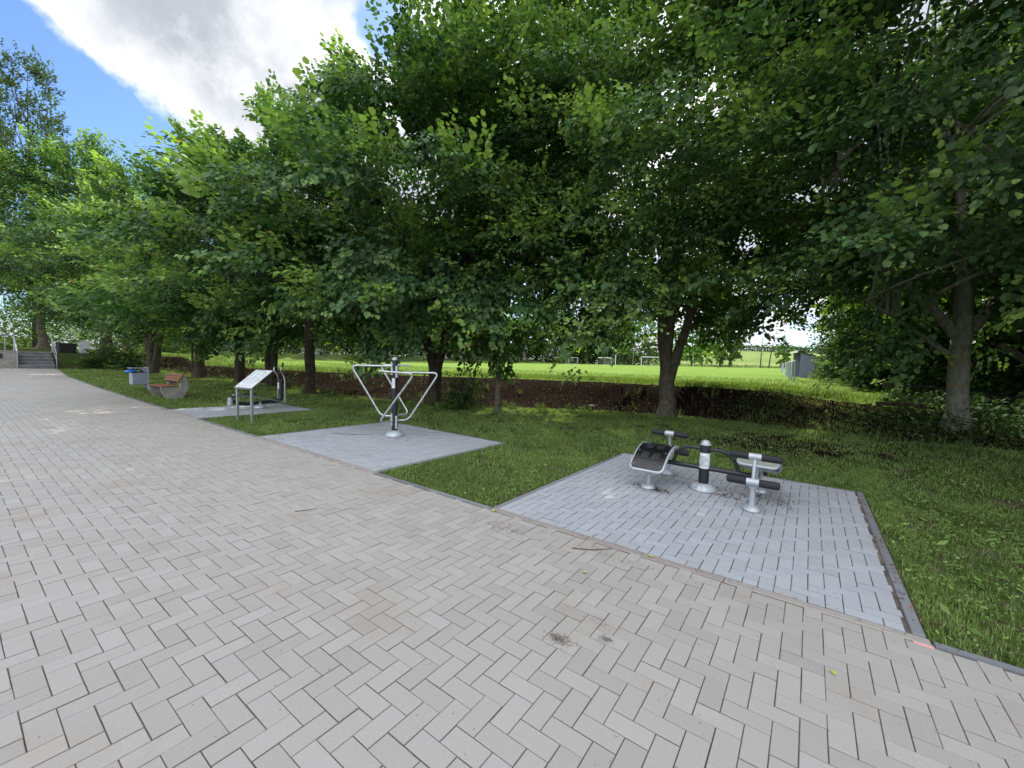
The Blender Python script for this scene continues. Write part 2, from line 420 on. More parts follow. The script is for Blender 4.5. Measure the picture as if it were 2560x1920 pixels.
gy = grid_lines([(-400, -20, 40), (-20, -2, 3), (-2, 3.2, 1.3), (3.2, 4.4, .1), (4.4, 18, .2), (18, 40, 1), (40, 150, 3), (150, 500, 12), (500, 1200, 70)])
GX, GY = np.meshgrid(gx, gy)
GZ = ground(GX, GY)
nx, ny = len(gx), len(gy)
V = np.stack([GX.ravel(), GY.ravel(), GZ.ravel()], 1)
ii = (np.arange(ny-1)[:, None]*nx+np.arange(nx-1)[None]).ravel()
Fq = np.stack([ii, ii+1, ii+nx+1, ii+nx], 1)
fo = np.interp(GX, FOX, FOY); lip = np.interp(GX, LIPX, LIPY); s = (GY-fo)/(lip-fo)
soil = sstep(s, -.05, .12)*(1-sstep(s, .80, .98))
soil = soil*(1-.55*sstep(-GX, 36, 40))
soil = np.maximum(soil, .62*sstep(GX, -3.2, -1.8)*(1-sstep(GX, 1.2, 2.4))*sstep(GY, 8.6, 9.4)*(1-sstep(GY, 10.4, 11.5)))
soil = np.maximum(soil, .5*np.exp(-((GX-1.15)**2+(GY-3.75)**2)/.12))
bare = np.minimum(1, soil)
field = sstep(s, .75, 1.0)
bx = np.interp(GY, BXY, BXX)
field = field*(1-.75*sstep(bx-GX, .2, 1.0)*sstep(-GX, 50, 56))
woods = sstep(GX, np.interp(GY, [0, 12, 36, 60, 140], [5, 3.0, 1.3, 3, 8]), np.interp(GY, [0, 12, 36, 60, 140], [5, 3.0, 1.3, 3, 8])+1.5)*(GY > 10)
field = field*(1-woods)
DD = GX*FH.x+GY*FH.y
wheat = sstep(DD, 146, 150)*(GY > 20)
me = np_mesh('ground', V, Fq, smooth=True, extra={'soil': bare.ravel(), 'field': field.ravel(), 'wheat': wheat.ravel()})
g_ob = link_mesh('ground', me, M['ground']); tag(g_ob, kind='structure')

# ------------------------------------------------------------------ paving blocks (herringbone, real bevelled blocks)
def pavers(name, x0, x1, y0, y1, ox, oy, mat, top=0., clipf=None, gap=.0031, ch=.0023, amp=.0009, seed=1, parent=None):
    r = np.random.default_rng(seed)
    i0, i1 = int((x0-ox)/.1)-3, int((x1-ox)/.1)+3; j0, j1 = int((y0-oy)/.1)-3, int((y1-oy)/.1)+3
    I, K = np.meshgrid(np.arange(i0, i1), np.arange((j0-i1)//4-1, (j1-i0)//4+2))
    I = I.ravel(); K = K.ravel()
    ax = np.concatenate([I, I]); ay = np.concatenate([I+4*K, I-1+4*K])
    wx = np.concatenate([np.ones(len(I)), 2*np.ones(len(I))]); wy = np.concatenate([2*np.ones(len(I)), np.ones(len(I))])
    X0 = ox+ax*.1; Y0 = oy+ay*.1; X1 = X0+wx*.1; Y1 = Y0+wy*.1
    k = (X1 > x0) & (X0 < x1) & (Y1 > y0) & (Y0 < y1)
    X0, X1, Y0, Y1 = X0[k], X1[k], Y0[k], Y1[k]
    X0 = np.maximum(X0, x0); X1 = np.minimum(X1, x1); Y0 = np.maximum(Y0, y0); Y1 = np.minimum(Y1, y1)
    if clipf is not None: Y1 = np.minimum(Y1, clipf((X0+X1)/2))
    k = (X1-X0 > .02) & (Y1-Y0 > .02); X0, X1, Y0, Y1 = X0[k], X1[k], Y0[k], Y1[k]
    n = len(X0); g = gap/2
    jit = r.normal(0, .0006, (n, 2))
    X0 = X0+g+jit[:, 0]; X1 = X1-g+jit[:, 0]; Y0 = Y0+g+jit[:, 1]; Y1 = Y1-g+jit[:, 1]
    dz = r.normal(0, amp, n); sx = r.normal(0, .004, n); sy_ = r.normal(0, .004, n)
    cx, cyy = (X0+X1)/2, (Y0+Y1)/2
    def ring(ins, z):
        out = []
        for xa, ya in ((X0+ins, Y0+ins), (X1-ins, Y0+ins), (X1-ins, Y1-ins), (X0+ins, Y1-ins)):
            out.append(np.stack([xa, ya, top+z+dz+(xa-cx)*sx+(ya-cyy)*sy_], 1))
        return out
    rings = ring(0, -.035)+ring(0, -ch)+ring(ch, 0)
    V = np.stack(rings, 1).reshape(-1, 3)
    q = [(0, 1, 5, 4), (1, 2, 6, 5), (2, 3, 7, 6), (3, 0, 4, 7), (4, 5, 9, 8), (5, 6, 10, 9), (6, 7, 11, 10), (7, 4, 8, 11), (8, 9, 10, 11)]
    F = (np.array(q)[None]+12*np.arange(n)[:, None, None]).reshape(-1, 4)
    t = np.clip(r.normal(.6, .25, n), 0, 1.2); t = np.where(r.random(n) < .04, t+.5, t)
    tt = np.repeat(t[:, None], 12, 1); tt[:, :8] = -1.
    me = np_mesh(name, V, F, tint=tt.ravel())
    return link_mesh(name, me, mat, parent)
OX, OY = -.9366, 1.4813
p_ = pavers('path', -36.2, 6, -4, 4.3, OX, OY, M['paver'], clipf=pathtop, seed=3); tag(p_, kind='structure')
bed = MB().add([(-36.2, -20, -.0075), (12, -20, -.0075), (12, 3.44, -.0075), (-16, 3.44, -.0075), (-20.5, 3.45, -.0075), (-28, 3.66, -.0075), (-34.4, 4.16, -.0075), (-36.2, 4.24, -.0075)], [(0, 1, 2, 3, 4, 5, 6, 7)])
tag(bed.build('path_bed', M['sand']), kind='structure')

PADS = [('A', -2.66, .60, 3.48, 7.22), ('B', -8.14, -4.72, 3.48, 6.33), ('C', -13.02, -11.07, 3.48, 6.06)]
for nm, a0, a1, b0, b1 in PADS:
    ox = {'A': -2.615, 'B': -8.09, 'C': -12.97}[nm]
    o = pavers('pavement', a0+.05, a1, b0, b1, ox, b0, M['pad'], top=.002, seed=ord(nm), gap=.0050, amp=.001); tag(o, kind='structure')
    tag(MB().add([(a0, b0-.06, -.005), (a1+.02, b0-.06, -.005), (a1+.02, b1, -.005), (a0, b1, -.005)], [(0, 1, 2, 3)]).build('pavement_bed', M['sand']), kind='structure')
    def kerb(pts0, pts1, mat, L=1.0, z=.006):
        vs_, fs, tn = [], [], []
        (x0, y0), (x1, y1) = pts0, pts1
        ln = (x1-x0) if (x1-x0) > (y1-y0) else (y1-y0); nn = max(1, int(round(ln/L)))
        mb = MB(); tt = []
        for i in range(nn):
            t0, t1 = i/nn, (i+1)/nn; e = .002
            if (x1-x0) > (y1-y0): mb.box(x0+(x1-x0)*t0+e, y0, -.05, x0+(x1-x0)*t1-e, y1, z+random.uniform(-.002, .002), bev=.006)
            else: mb.box(x0, y0+(y1-y0)*t0+e, -.05, x1, y0+(y1-y0)*t1-e, z+random.uniform(-.002, .002), bev=.006)
            tt += [random.uniform(.2, .9)]*24
        o = mb.build('kerb', mat)
        a = o.data.attributes.new('tint', 'FLOAT_COLOR', 'POINT')
        a.data.foreach_set('color', np.repeat(np.array(tt, np.float32), 4))
        tag(o, kind='structure')
    kerb((a0, b0+.001), (a0+.048, b1), M['kerb'])
    kerb((a1+.010, b0+.001), (a1+.075, b1+.05), M['kerb'])
    kerb((a0, b1+.002), (a1, b1+.05), M['kerb'])
    kerb((a0, b0-.078), (a1+.09, b0-.003), M['kerbfront'], z=.003)
# edging of the path where lawn meets it
def edge_run(xa, xb):
    mb = MB(); tt = []; x = xa
    while x < xb-.05:
        x2 = min(x+1.0, xb); ya, yb = float(pathtop(x)), float(pathtop(x2))
        P = [(x+.002, ya+.003, -.05), (x2-.002, yb+.003, -.05), (x2-.002, yb+.06, -.05), (x+.002, ya+.06, -.05)]
        P += [(a, b_, .003) for a, b_, _ in P]
        mb.add(P, [(0, 1, 2, 3), (4, 5, 6, 7), (0, 1, 5, 4), (1, 2, 6, 5), (2, 3, 7, 6), (3, 0, 4, 7)]); tt += [random.uniform(.1, .9)]*8; x = x2
    o = mb.build('kerb', M['kerb']); a = o.data.attributes.new('tint', 'FLOAT_COLOR', 'POINT')
    a.data.foreach_set('color', np.repeat(np.array(tt, np.float32), 4)); tag(o, kind='structure')
edge_run(.70, 8); edge_run(-4.62, -2.67); edge_run(-10.97, -8.15); edge_run(-36.1, -13.03)

# ------------------------------------------------------------------ grass and ground cover (stuff)
def in_pads(x, y, mrg=.0):
    k = np.zeros(len(x), bool)
    for _, a0, a1, b0, b1 in PADS: k |= (x > a0-mrg) & (x < a1+.09+mrg) & (y < b1+.05+mrg)
    return k
def blades(n, x0, x1, y0, y1, hmin, hmax, wd, cols, dens=None, lean=.5, rs=1):
    r = np.random.default_rng(rs)
    x = r.uniform(x0, x1, n); y = r.uniform(y0, y1, n)
    k = (y > pathtop(x)+.055) & ~in_pads(x, y, .0)
    if dens is not None: k &= r.random(n) < dens(x, y)
    x, y = x[k], y[k]; n = len(x); z = ground(x, y)
    D = np.maximum(3., x*FH.x+y*FH.y)
    h = r.uniform(hmin, hmax, n)*(.7+.5*(vnoise(x, y, 3.3, 5)+1)/2)
    wv = wd*np.clip(D/6, .8, 3.0)*r.uniform(.7, 1.4, n)
    a = r.uniform(0, 2*PI, n); la = r.uniform(0, 2*PI, n); ll = r.uniform(.1, 1, n)*lean*h
    dx, dy = np.cos(a)*wv/2, np.sin(a)*wv/2; lx, ly = np.cos(la)*ll, np.sin(la)*ll
    p0 = np.stack([x-dx, y-dy, z-.01], 1); p1 = np.stack([x+dx, y+dy, z-.01], 1)
    p2 = np.stack([x+dx*.7+lx*.4, y+dy*.7+ly*.4, z+h*.6], 1); p3 = np.stack([x-dx*.7+lx*.4, y-dy*.7+ly*.4, z+h*.6], 1)
    p4 = np.stack([x+lx, y+ly, z+h], 1)
    V = np.stack([p0, p1, p2, p3, p4, p4+(p4-p3)*.02], 1).reshape(-1, 3)
    F = (np.array([(0, 1, 2, 3), (3, 2, 5, 4)])[None]+6*np.arange(n)[:, None, None]).reshape(-1, 4)
    cols = np.array(cols); ci = cols[r.integers(0, len(cols), n)]*r.uniform(.75, 1.25, (n, 1))
    ci *= (1+.22*vnoise(x, y, 1.4, 7))[:, None]
    return V, F, np.repeat(ci, 6, 0)
def join(parts):
    Vs, Fs, Cs, o = [], [], [], 0
    for v, f, c in parts: Vs.append(v); Fs.append(f+o); Cs.append(c); o += len(v)
    return np.concatenate(Vs), np.concatenate(Fs), np.concatenate(Cs)
LG = [(.155, .235, .06), (.195, .29, .075), (.12, .19, .05), (.25, .31, .11)]
def dl(x, y):
    f_ = np.interp(x, FOX, FOY); d = 1-(.985-.30*sstep(x, -2.6, -.6))*sstep(y, f_-.35, f_+.15)
    d = d*(1-.85*np.exp(-(((x+.6)/1.5)**2+((y-9.7)/1.0)**2)))
    d *= np.clip(.78+.5*vnoise(x, y, 1.9, 9)+.55*vnoise(x, y, 6.3, 19), .05, 1)
    return d
def lawnd(x, y):
    D = x*FH.x+y*FH.y; return dl(x, y)*np.clip(6.5/np.maximum(D, 1), .12, 1)
parts = [blades(150000, .6, 6.5, 3.4, 13, .025, .06, .0065, LG, lambda x, y: dl(x, y), .9, 21),
         blades(210000, -5, 1, 3.4, 14.5, .025, .06, .0065, LG, lawnd, .8, 22),
         blades(240000, -14, -5, 3.4, 14, .025, .06, .0065, LG, lawnd, .8, 23),
         blades(190000, -36, -14, 3.4, 11, .03, .07, .007, LG, lawnd, .8, 24)]
V, F, Cc = join(parts)
tag(link_mesh('grass', np_mesh('grass', V, F, Cc), M['grass']), 'short mown lawn grass between the path and the bank', 'grass', kind='stuff')
# sunlit rough fringe on the lip of the bank and the near field
FG = [(.13, .23, .045), (.16, .26, .055), (.11, .20, .04), (.22, .27, .10)]
def fr(x, y):
    l = np.interp(x, LIPX, LIPY); return sstep(y, l-.55, l+.1)*(1-.92*sstep(y, l+1.2, l+5))
parts = [blades(260000, -45, 4.0, 9.5, 26, .05, .13, .008, FG, fr, .7, 31)]
def tuft(x, y):
    f_ = np.interp(x, FOX, FOY); l = np.interp(x, LIPX, LIPY); s_ = (y-f_)/(l-f_)
    return (s_ > -.3)*(s_ < 1.1)*np.clip(3.2*vnoise(x, y, 3.7, 12)-2.1+.9*sstep(x, -3.2, -1.5)*vnoise(x, y, .9, 2)+1.1*sstep(.10-s_, 0, .2), .0, 1)
parts.append(blades(120000, -40, 4.5, 8.5, 16, .10, .30, .009, [(.05, .09, .02), (.07, .12, .03), (.10, .13, .05)], tuft, .9, 33))
V, F, Cc = join(parts)
tag(link_mesh('bank_grass', np_mesh('bank_grass', V, F, Cc), M['grass']), 'longer uncut grass on the lip and face of the earth bank', 'grass', kind='stuff')

# small flat leaves: clover in lawn, litter on the bank and paving
def scatter_leaves(P, size, cols, tilt=.5, rs=1, lift=.0, elong=1.):
    r = np.random.default_rng(rs); n = len(P); s_ = size*r.uniform(.6, 1.3, n)
    a = r.uniform(0, 2*PI, n)
    ux = np.stack([np.cos(a), np.sin(a), r.uniform(-tilt, tilt, n)], 1); ux /= np.linalg.norm(ux, axis=1, keepdims=True)
    vy = np.stack([-np.sin(a), np.cos(a), r.uniform(-tilt, tilt, n)], 1); vy /= np.linalg.norm(vy, axis=1, keepdims=True)
    P = P+np.array([0, 0, lift])
    q = [P-ux*s_[:, None]*elong, P-vy*s_[:, None]*.62, P+ux*s_[:, None]*elong, P+vy*s_[:, None]*.62]
    V = np.stack(q, 1).reshape(-1, 3); F = np.arange(4*n).reshape(-1, 4)
    cols = np.array(cols); c = cols[r.integers(0, len(cols), n)]*r.uniform(.7, 1.3, (n, 1))
    return V, F, np.repeat(c, 4, 0)
def pts_in(n, x0, x1, y0, y1, rs, dens=None, h=(.0, .0)):
    r = np.random.default_rng(rs); x = r.uniform(x0, x1, n); y = r.uniform(y0, y1, n)
    k = (y > pathtop(x)+.07) & ~in_pads(x, y, .02)
    if dens is not None: k &= r.random(n) < dens(x, y)
    x, y = x[k], y[k]; return np.stack([x, y, ground(x, y)+r.uniform(h[0], h[1], len(x))], 1)
cl = lambda x, y: dl(x, y)*np.clip(.45+vnoise(x, y, 2.3, 15)*1.2, .05, 1)*np.clip(7/np.maximum(x*FH.x+y*FH.y, 1), .2, 1)
parts = [scatter_leaves(pts_in(110000, -5, 6.5, 3.4, 13, 41, cl, (.02, .06)), .015, [(.11, .19, .045), (.16, .26, .06), (.21, .31, .09)], .6, 42),
         scatter_leaves(pts_in(50000, -16, -5, 3.4, 11, 43, cl, (.02, .06)), .016, [(.11, .19, .045), (.16, .26, .06)], .6, 44),
         scatter_leaves(pts_in(420, .7, 3.6, 3.5, 7.5, 45, None, (.02, .06)), .036, [(.13, .22, .05), (.18, .28, .07)], .5, 46, elong=1.5)]
V, F, Cc = join(parts)
tag(link_mesh('clover', np_mesh('clover', V, F, Cc), M['grass']), 'clover and broad weeds growing through the lawn', 'clover', kind='stuff')
bk = lambda x, y: sstep((y-np.interp(x, FOX, FOY)), -.8, .3)*(1-sstep(y-np.interp(x, LIPX, LIPY), -.3, .2))
LT = [(.030, .019, .013), (.05, .033, .022), (.018, .012, .009), (.08, .058, .04)]
parts = [scatter_leaves(pts_in(8000, -32, 4, 8, 16, 47, bk, (.0, .03)), .03, LT, .7, 48),
         scatter_leaves(pts_in(900, -3, 2, 8.2, 11, 49, None, (.0, .03)), .03, LT+[(.4, .36, .28)], .6, 50)]
V, F, Cc = join(parts)
tag(link_mesh('leaf_litter', np_mesh('leaf_litter', V, F, Cc), M['litter']), 'dry brown leaf litter lying over the bare earth bank', 'leaf litter', kind='stuff')
# debris on the paving: brown crumbs round the machine feet and along kerbs
r = np.random.default_rng(77)
def blob(cx, cyy, sx, sy_, n, z=.008): return np.stack([r.normal(cx, sx, n), r.normal(cyy, sy_, n), np.full(n, z)+r.uniform(0, .006, n)], 1)
P = np.concatenate([blob(-1.48, 5.36, .10, .05, 130), blob(-1.7, 5.42, .12, .05, 60), blob(-.80, 5.72, .10, .04, 90), blob(-.30, 5.95, .16, .16, 170), blob(-.6, 5.9, .25, .14, 120),
                    blob(-1.45, 6.2, .15, .04, 50), blob(-6.3, 5.2, .25, .12, 60), blob(-11.7, 5.25, .3, .1, 60)])
P2 = np.stack([r.uniform(.6, .70, 160)-.005, r.uniform(3.5, 7.2, 160), np.full(160, .012)], 1)
P3 = np.stack([r.uniform(-12, 1, 420), 3.44+r.normal(0, .03, 420), np.full(420, .008)], 1)
P4 = np.stack([r.uniform(-14, 2, 500), r.uniform(.6, 3.4, 500), np.full(500, .003)], 1)
P5 = np.concatenate([blob(-2.25, 3.1, .22, .07, 330, .004), blob(-1.2, 3.22, .3, .05, 120, .004), blob(1.05, 3.66, .1, .12, 60, .01)])
P6 = np.concatenate([blob(-1.06, 2.05, .035, .025, 260, .003), blob(-.85, 2.22, .02, .015, 90, .003), blob(-.95, 2.35, .05, .03, 60, .003)])
parts = [scatter_leaves(P6, .004, [(.10, .07, .05), (.16, .12, .09)], .15, 9), scatter_leaves(P, .0095, LT[:3]+[(.16, .08, .04)], .5, 1, elong=1.6), scatter_leaves(P2, .009, [(.20, .10, .06), (.13, .07, .045)], .4, 2, elong=1.8),
         scatter_leaves(P3, .007, [(.2, .15, .1), (.12, .09, .06)], .4, 3), scatter_leaves(P4, .0035, [(.08, .07, .06), (.3, .28, .26), (.05, .045, .04)], .2, 4),
         scatter_leaves(P5, .006, [(.22, .17, .12), (.16, .12, .09)], .2, 5)]
V, F, Cc = join(parts)
tag(link_mesh('debris', np_mesh('debris', V, F, Cc), M['litter']), 'brown crumbs of bark, twigs and grit lying on the paving', 'debris', kind='stuff')
# a few countable bits
def twig(pts, r_, label):
    tag(MB().tube(pts, [r_, r_, r_*.6][:len(pts)] if len(pts) == 3 else r_, 6, .03).build('twig', M['twig'], smooth=True), label, 'twig')
twig([(-4.03, 2.05, .006), (-3.98, 2.12, .008), (-3.95, 2.24, .006)], .003, 'small forked dark twig lying on the open paving of the path')
twig([(-1.55, 3.14, .006), (-1.40, 3.22, .009), (-1.28, 3.36, .006)], .004, 'crooked twig at the dirty edging in front of the near exercise pad')
twig([(-7.55, 4.55, .012), (-7.2, 4.75, .014), (-6.95, 5.05, .012)], .005, 'straight dead stick lying on the middle exercise pad')
twig([(1.55, 3.95, .05), (1.72, 3.98, .06), (1.95, 4.15, .09)], .005, 'pale curved dead stem in the grass at the right corner')
def fallen(x, y, s_, label, mat='yleaf', rz=0.):
    mb = MB().add([(-s_, 0, .001), (-s_*.4, -s_*.5, .006), (s_*.5, -s_*.45, .008), (s_, 0, .004), (s_*.5, s_*.5, .012), (-s_*.4, s_*.55, .004), (0, 0, .003)],
                  [(0, 1, 6), (1, 2, 6), (2, 3, 6), (3, 4, 6), (4, 5, 6), (5, 0, 6)])
    o = mb.build('fallen_leaf', M[mat]); o.location = (x, y, .007); o.rotation_euler = (0, 0, rz); tag(o, label, 'leaf')
fallen(-1.28, 3.05-.22, .022, 'yellow fallen leaf on the path near its middle', rz=.4)
fallen(-.98, 3.43, .03, 'long yellow fallen leaf on the edging of the near pad', rz=-.3)
fallen(-2.58, 3.37, .03, 'yellow leaf at the left front corner of the near pad', rz=1.2)
fallen(.20, 2.73, .02, 'tiny pale leaf on the path paving at far right', rz=2)
ck = MB().box(.60, 3.36, .001, .69, 3.385, .0045, bev=.001).build('chalk_mark', M['pink']); tag(ck, 'pink mark on the edging at the right corner of the near pad', 'mark')

# ------------------------------------------------------------------ foliage generators
def unit(v): return v/np.linalg.norm(v, axis=-1, keepdims=True)
def leaf_shape(kind):
    if kind == 'near':   # heart shaped, folded on the midrib
        return np.array([(0, 0, 0), (.14, .40, .07), (.62, .40, .06), (1, 0, -.10), (.62, -.40, .06), (.14, -.40, .07)]), np.array([(0, 3, 2, 1), (0, 5, 4, 3)])
    return np.array([(0, 0, 0), (.45, .45, .05), (1, 0, -.06), (.45, -.45, .05)]), np.array([(0, 3, 2, 1)])
def make_spray(r, nl, L, ls, kind, young=0., bract=0.):
    """twig along +X with alternate leaves lying roughly level; returns V,F,shade(per leaf 0..1 along twig)"""
    S, Fl = leaf_shape(kind); Vs, Ts = [], []
    for i in range(nl):
        t = (i+.6)/nl; side = 1 if i % 2 else -1
        base = np.array([t*L, side*.02*r.uniform(.5, 2), -.10*L*t*t])
        side_len = .45*(1-t)+.12
        base = base+np.array([0, side*r.uniform(0, side_len)*L*.6, r.normal(0, .035)])
        yaw = side*r.uniform(.3, 1.2)*(1.15-t); pit = r.normal(-.35, .33); rol = r.normal(0, .45)
        cyw, syw, cp, sp, cr, sr = math.cos(yaw), math.sin(yaw), math.cos(pit), math.sin(pit), math.cos(rol), math.sin(rol)
        Rz = np.array([(cyw, -syw, 0), (syw, cyw, 0), (0, 0, 1)]); Ry = np.array([(cp, 0, -sp), (0, 1, 0), (sp, 0, cp)]); Rx = np.array([(1, 0, 0), (0, cr, -sr), (0, sr, cr)])
        l_ = ls*r.uniform(.55, 1.3)*(1 if t < .85 else .75)
        Vs.append(S*l_@(Rz@Ry@Rx).T+base); Ts.append(t)
    V = np.concatenate(Vs); F = (Fl[None]+len(S)*np.arange(nl)[:, None, None]).reshape(-1, 4)
    return V, F, np.repeat(np.array(Ts), len(S)), len(S)
def crown_mesh(name, clumps, seed, ls=.12, nl=14, L=.62, kind='near', base=(.055, .105, .026), young=.10, axis=None, per=24, spread=(.88, .88, .42), bracts=0, red=.002, dens_out=1.):
    """clumps: (n,4) x,y,z,radius in crown coordinates; every clump is a shelf of leafy sprays pointing outwards"""
    r = np.random.default_rng(seed)
    T = [make_spray(r, nl, L*f, ls, kind) for f in (.8, 1, 1.15, .95, 1.05, .9)]
    clumps = np.asarray(clumps, float); nc = len(clumps)
    cen = np.asarray(axis if axis is not None else clumps[:, :3].mean(0))
    idx = np.repeat(np.arange(nc), np.maximum(1, (per*clumps[:, 3]).astype(int)))
    n = len(idx); C_ = clumps[idx]
    out = C_[:, :3]-cen; out[:, 2] *= .45; out = unit(out+1e-6)+np.repeat(r.normal(0, .22, (nc, 3)), np.maximum(1, (per*clumps[:, 3]).astype(int)), 0); out = unit(out)
    lat = unit(np.cross(out, [0, 0, 1.])+1e-6); q = unit(r.normal(0, 1, (n, 3)))*(r.random((n, 1))**.45)
    # every clump is a bough: long outwards, narrower sideways, thin, drooping to its tip
    off = (out*q[:, :1]*spread[0]*1.35+lat*q[:, 1:2]*spread[1]*.72*(1.15-.45*np.clip(q[:, :1], -.5, 1))+np.array([0, 0, 1.])*q[:, 2:3]*spread[2]*.85)*C_[:, 3:4]
    off[:, 2] -= .16*C_[:, 3]*(q[:, 0]+.4)**2
    P = C_[:, :3]+off
    d = unit(out*1.1+lat*q[:, 1:2]*.9+r.normal(0, .3, (n, 3))*[1, 1, .5])
    btip = np.clip((q[:, 0]-.25)/.6, 0, 1)*np.repeat(r.uniform(.1, 1, nc), np.maximum(1, (per*clumps[:, 3]).astype(int)))
    rel = (P-cen)/np.maximum(np.abs(P-cen).max(0), 1e-3); outer = np.clip(np.linalg.norm(rel, axis=1)-.35, 0, 1)
    patch = np.clip(1.6*vnoise(P[:, 0]+P[:, 1], P[:, 2]+P[:, 1]*.6, 1.1, seed)+.5, 0, 1.7)
    isy = r.random(n) < young*6.5*outer*patch
    d[:, 2] += np.where(isy, r.uniform(.2, 1.3, n), r.uniform(-.25, .12, n)); d = unit(d)
    up = np.stack([r.normal(0, .22, n), r.normal(0, .22, n), np.ones(n)], 1)
    Y = unit(np.cross(up, d)); Z = np.cross(d, Y)
    sc_ = r.uniform(.75, 1.25, n)
    ti = r.integers(0, len(T), n)
    base = np.array(base); clv = r.uniform(.78, 1.22, nc)
    Vs, Fs, Cs, o = [], [], [], 0
    for k, (tv, tf, tt, nS) in enumerate(T):
        s_ = np.where(ti == k)[0]
        if not len(s_): continue
        M3 = np.stack([d[s_], Y[s_], Z[s_]], 2)*sc_[s_, None, None]
        W = np.einsum('nij,vj->nvi', M3, tv)+P[s_][:, None]
        nv = len(tv); nlv = nv//nS
        col = base[None, None]*np.ones((len(s_), nlv, 3))
        rn = r.normal(1, .17, (len(s_), nlv, 1)).clip(.55, 1.6)
        col = col*rn*clv[idx[s_]][:, None, None]
        tl = tt.reshape(nlv, nS)[:, 0]
        # younger, yellower leaves towards shoot tips; bough tips also painted as if lit
        yf = (np.clip((tl-.4)/.6, 0, 1)[None]*(.25+.75*btip[s_][:, None])+isy[s_][:, None]*.7)*r.uniform(.5, 1.1, (len(s_), nlv))
        yc = np.array((.27, .40, .10)); col = col*(1-yf[..., None])+yc*np.clip(yf, 0, 1)[..., None]
        rd = (isy[s_][:, None]) & (r.random((len(s_), nlv)) < red*4) & (tl[None] > .8)
        col[rd] = (.34, .20, .07)
        Vs.append(W.reshape(-1, 3)); Cs.append(np.repeat(col.reshape(-1, 3), nS, 0))
        Fs.append((tf[None]+nv*np.arange(len(s_))[:, None, None]).reshape(-1, 4)+o); o += nv*len(s_)
    V, F, Cc = np.concatenate(Vs), np.concatenate(Fs), np.concatenate(Cs)
    if bracts:   # pale hanging flower bracts
        n2 = bracts; s_ = r.integers(0, n, n2)
        B = P[s_]+d[s_]*r.uniform(.1, .6, (n2, 1)); a = r.uniform(0, 2*PI, n2); L_ = r.uniform(.05, .09, n2)
        w_ = np.stack([np.cos(a), np.sin(a), 0*a], 1)*.009; dn = np.stack([r.normal(0, .03, n2), r.normal(0, .03, n2), -L_], 1)
        q = np.stack([B-w_, B+w_, B+w_+dn, B-w_+dn], 1).reshape(-1, 3); c2 = np.repeat(np.array((.30, .36, .13))[None]*r.uniform(.8, 1.2, (n2, 1)), 4, 0)
        F = np.concatenate([F, np.arange(4*n2).reshape(-1, 4)+len(V)]); V = np.concatenate([V, q]); Cc = np.concatenate([Cc, c2])
    return np_mesh(name, V, F, Cc)
def crown_clumps(seed, cen, rad, n, r0=.5, size=(.7, 1.25), zbot=None, taper=.45, lump=.16):
    r = np.random.default_rng(seed); u = unit(r.normal(0, 1, (n*3, 3)))
    ph = r.uniform(0, 6, 3)
    Rr = 1+lump*(np.sin(u[:, 0]*4+ph[0])+np.sin(u[:, 1]*5+ph[1])+np.sin(u[:, 2]*6+ph[2]))/2
    f = (r0+(1-r0)*r.random(n*3)**.55)*Rr; tp_ = np.where(u[:, 2] > 0, 1-taper*np.clip(u[:, 2]*f, 0, 1)**1.2, 1)
    P = np.array(cen)+u*f[:, None]*np.array(rad)*np.stack([tp_, tp_, np.ones(n*3)], 1)
    if zbot is not None: P = P[P[:, 2] > zbot(P[:, 0], P[:, 1], r) if callable(zbot) else P[:, 2] > zbot]
    P = P[:n]
    return np.concatenate([P, r.uniform(size[0], size[1], (len(P), 1))], 1)
def limbs(mb, base, crown, nl, r0, seed, start=.25, rad_tip=.012, n=7):
    """limbs from points on the trunk axis out to clump centres"""
    r = np.random.default_rng(seed); idx = r.choice(len(crown), min(nl, len(crown)), replace=False)
    b0, b1 = Vector(base[0]), Vector(base[1])
    for i in idx:
        t = Vector(crown[i, :3]); f = r.uniform(start, 1); a = b0.lerp(b1, f)
        if t.z < a.z+.2: a = b0.lerp(b1, max(0, f-.35))
        mid = a.lerp(t, .45)+Vector((r.normal(0, .25), r.normal(0, .25), r.uniform(.1, .6)))
        pts = []
        for k in range(7):
            u = k/6; pts.append((1-u)**2*a+2*u*(1-u)*mid+u*u*t)
        rr = [max(rad_tip, r0*(1-f*.4)*(1-u/6)**1.2) for u in range(7)]
        mb.tube(pts, rr, n, cap=False)
def trunk_path(mb, pts, rr, n=14, wob=.02, seed=0):
    r = np.random.default_rng(seed); P = []; R_ = []
    for i in range(len(pts)-1):
        a, b_ = Vector(pts[i]), Vector(pts[i+1]); k = max(2, int((b_-a).length/.25))
        for j in range(k):
            u = j/k; P.append(a.lerp(b_, u)+Vector((r.normal(0, wob), r.normal(0, wob), 0))*(0 if (i == 0 and j == 0) else 1)); R_.append((rr[i]*(1-u)+rr[i+1]*u)*r.uniform(.96, 1.04))
    P.append(Vector(pts[-1])); R_.append(rr[-1])
    # root flare
    o0 = len(mb.v); mb.tube(P, R_, n, cap=True); p1, p2 = r.uniform(0, 6, 2)
    for q in range(len(P)):
        for k in range(n):
            v = Vector(mb.v[o0+q*n+k]); d = v-P[q]; a = math.atan2(d.y, d.x); zz = P[q].z
            f_ = 1+.05*math.sin(3*a+p1+zz)+.035*math.sin(5*a+p2-zz*1.7)+r.normal(0, .012)
            if zz < .55 and pts[0][2] < .05: f_ += (.55-max(zz, 0))**2*(.9+.9*math.sin(4*a+p1))
            mb.v[o0+q*n+k] = tuple(P[q]+d*f_)
